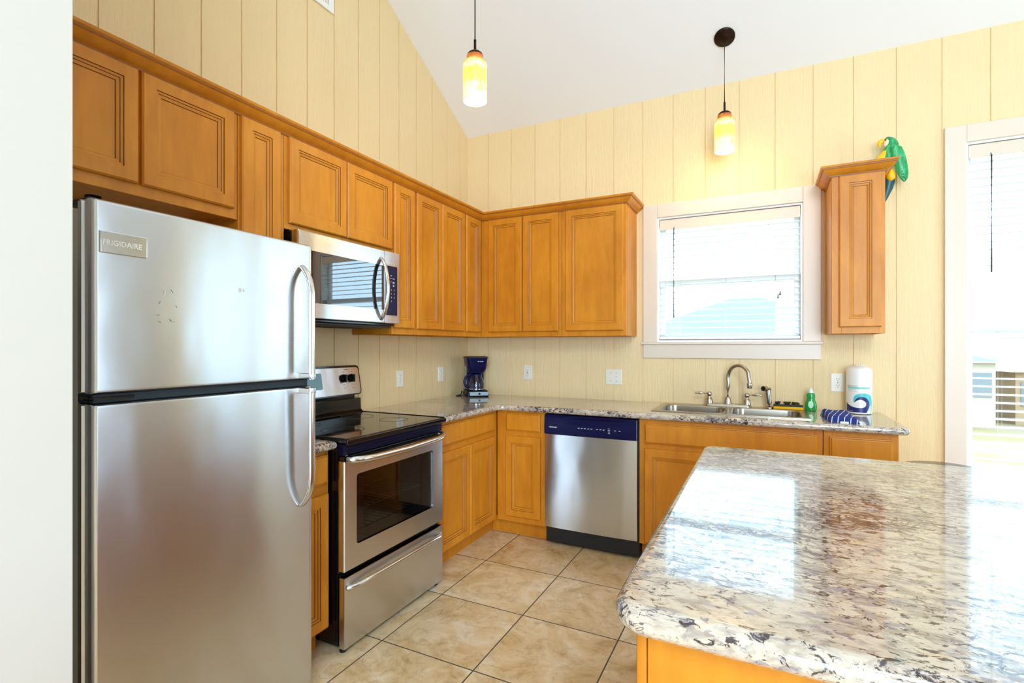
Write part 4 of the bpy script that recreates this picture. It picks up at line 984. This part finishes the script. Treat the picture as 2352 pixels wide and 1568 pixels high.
# ---------------------------------------------------------------- parrot ornament on the wall beside the small cabinet
pa = thing('parrot_ornament', 'green and yellow parrot ornament hung beside the small wall cabinet', 'ornament', (2.955, -0.085, 2.30), local=True)
GRN = mat('glossy_parrot_green', '#1F9A55', 0.35); n = N(GRN)
n.base(n.ramp(n.noise(n.objco((30, 30, 9)), 2.2, 4, 0.6), [(0.3, '#0F7A42'), (0.55, '#2BA865'), (0.75, '#6FD69A')]))
PYEL = mat('parrot_yellow', '#F2C40F', 0.4); PTL = mat('parrot_dark_teal', '#07474A', 0.35); PWH = mat('parrot_cream', '#F3E6C4', 0.4); PRED = mat('parrot_red_brown', '#8A3A16', 0.5)
def lf(name, secs, m, mats=None, nseg=18):
    """secs: (x, y, z, rx, ry) rings along z"""
    b = NB(); loft(b, [circ((x, y, z), rx, nseg, ry=ry) for x, y, z, rx, ry in secs]); return obj(name, b, m, pa, 70)
lf('body', [(-.055, -.0, .022, .004, .004), (-.048, 0, .045, .026, .026), (-.036, 0, .085, .045, .038), (-.022, 0, .125, .046, .040), (-.006, 0, .165, .040, .036), (.002, 0, .192, .033, .030), (-.002, 0, .215, .030, .028), (-.012, 0, .235, .024, .022), (-.018, 0, .246, .008, .008)], GRN)
lf('breast', [(-.062, -.01, .030, .008, .010), (-.060, -.012, .06, .022, .024), (-.058, -.012, .095, .030, .030), (-.048, -.012, .130, .028, .028), (-.030, -.012, .160, .018, .018), (-.022, -.01, .172, .006, .006)], PYEL)
lf('face_patch', [(-.033, -.018, .186, .003, .003), (-.030, -.014, .200, .013, .018), (-.028, -.012, .218, .014, .020), (-.026, -.010, .232, .005, .008)], PWH)
b = NB(); tube(b, bez((-.036, -.014, .222), (-.060, -.016, .226), (-.070, -.016, .205), (-.056, -.016, .180), 8), [.010, .013, .014, .014, .013, .011, .008, .005, .002], 12); obj('beak', b, PYEL, pa, 70)
b = NB(); ell(b, (-.034, -.030, .222), .005, .004, .006); obj('eye', b, PRED, pa, 70)
b = NB(); rings = []
for k, (x, z, w, th) in enumerate(((.000, .190, .006, .006), (.012, .170, .030, .018), (.020, .135, .036, .020), (.030, .095, .034, .018), (.040, .055, .030, .016), (.048, .015, .026, .013), (.053, -.015, .018, .009), (.054, -.036, .003, .003))):
    rings.append(circ((x, -.030, z), w, 18, ry=th))
loft(b, rings)
for k in range(9):
    t_ = k/8; cyl(b, (.020+.028*t_, -.040, .120-.125*t_), (.046+.016*t_, -.034, .085-.115*t_), .006, .0015, 7)
obj('wing', b, GRN, pa, 70)
lf('thigh', [(-.006, -.012, -.018, .006, .006), (-.006, -.014, -.002, .022, .020), (-.008, -.014, .022, .024, .022), (-.012, -.012, .050, .016, .016), (-.016, -.01, .062, .004, .004)], PYEL)
b = NB(); loft(b, [circ((x, -.004, z), w, 14, ry=th) for x, z, w, th in ((-.012, .01, .024, .014), (-.010, -.02, .026, .014), (-.016, -.06, .022, .010), (-.026, -.10, .013, .007), (-.034, -.135, .004, .003))]); obj('tail', b, PTL, pa, 70)
b = NB(); box(b, -.012, .012, .0, .0845, .10, .13, .003, 1); obj('hanger', b, BLACKM, pa)

# ---------------------------------------------------------------- outside
def simple(name, c, r=0.9): return mat(name, c, r)
m = mat('sandy_ground', '#8A7A5C', 0.95); n = N(m)
n.base(n.ramp(n.noise(n.coords(), 0.12, 5, 0.6), [(0.35, '#6E6B52'), (0.5, '#8A7648'), (0.65, '#8F7F68')]))
b = NB(); box(b, -80, 120, 0.5, 160, -3.4, -3.3); struct('ground', b, m)
ROOFT = simple('teal_shingle_roof', '#757A68'); SID = simple('pale_siding', '#C0AE97'); TAN = simple('tan_siding', '#A98A68')
def house(label, x0, x1, y0, y1, z1, ztop, roofm, wallm, nwin):
    t = thing('house', label, 'house', ((x0+x1)/2, (y0+y1)/2, -3.3))
    b = NB(); box(b, x0, x1, y0, y1, -3.3, z1); obj('walls', b, wallm, t, smooth=0)
    ym, e = (y0+y1)/2, 0.4; hp = min((y1-y0)/2, (x1-x0)/2)*0.9
    b = NB(); vs = [b.verts.new(p) for p in ((x0-e, y0-e, z1), (x1+e, y0-e, z1), (x1+e, y1+e, z1), (x0-e, y1+e, z1), (x0+hp, ym, ztop), (x1-hp, ym, ztop))]
    for f in ((0, 1, 5, 4), (1, 2, 5), (2, 3, 4, 5), (3, 0, 4), (3, 2, 1, 0)): b.faces.new([vs[i] for i in f])
    obj('roof', b, roofm, t, smooth=0)
    for k in range(nwin):
        x = x0 + (x1-x0)*(k+0.5)/nwin
        b = NB(); box(b, x-0.45, x+0.45, y0-0.05, y0+0.02, z1-2.0, z1-0.6); obj('window', b, simple('dark_window', '#77797A', 0.3), t)
    return t
house('neighboring house with a teal hip roof behind the sink window', -0.6, 4.3, 8.6, 13.2, 1.45, 2.58, ROOFT, SID, 2)
for i, (x0, x1, y0, z1, zt, rm, wm, lab) in enumerate(((9.0, 14.0, 34, 0.4, 1.3, 0, 0, 'distant pale house at the left in the right window'), (15.5, 21.0, 36, -0.2, 0.9, 1, 1, 'distant tan house in the middle of the right window'), (22.5, 29.0, 38, 0.5, 1.5, 0, 1, 'distant tan house with a teal roof farther right'))):
    house(lab, x0, x1, y0, y0+6, z1, zt, (ROOFT, TAN)[rm], (SID, TAN)[wm], 4)
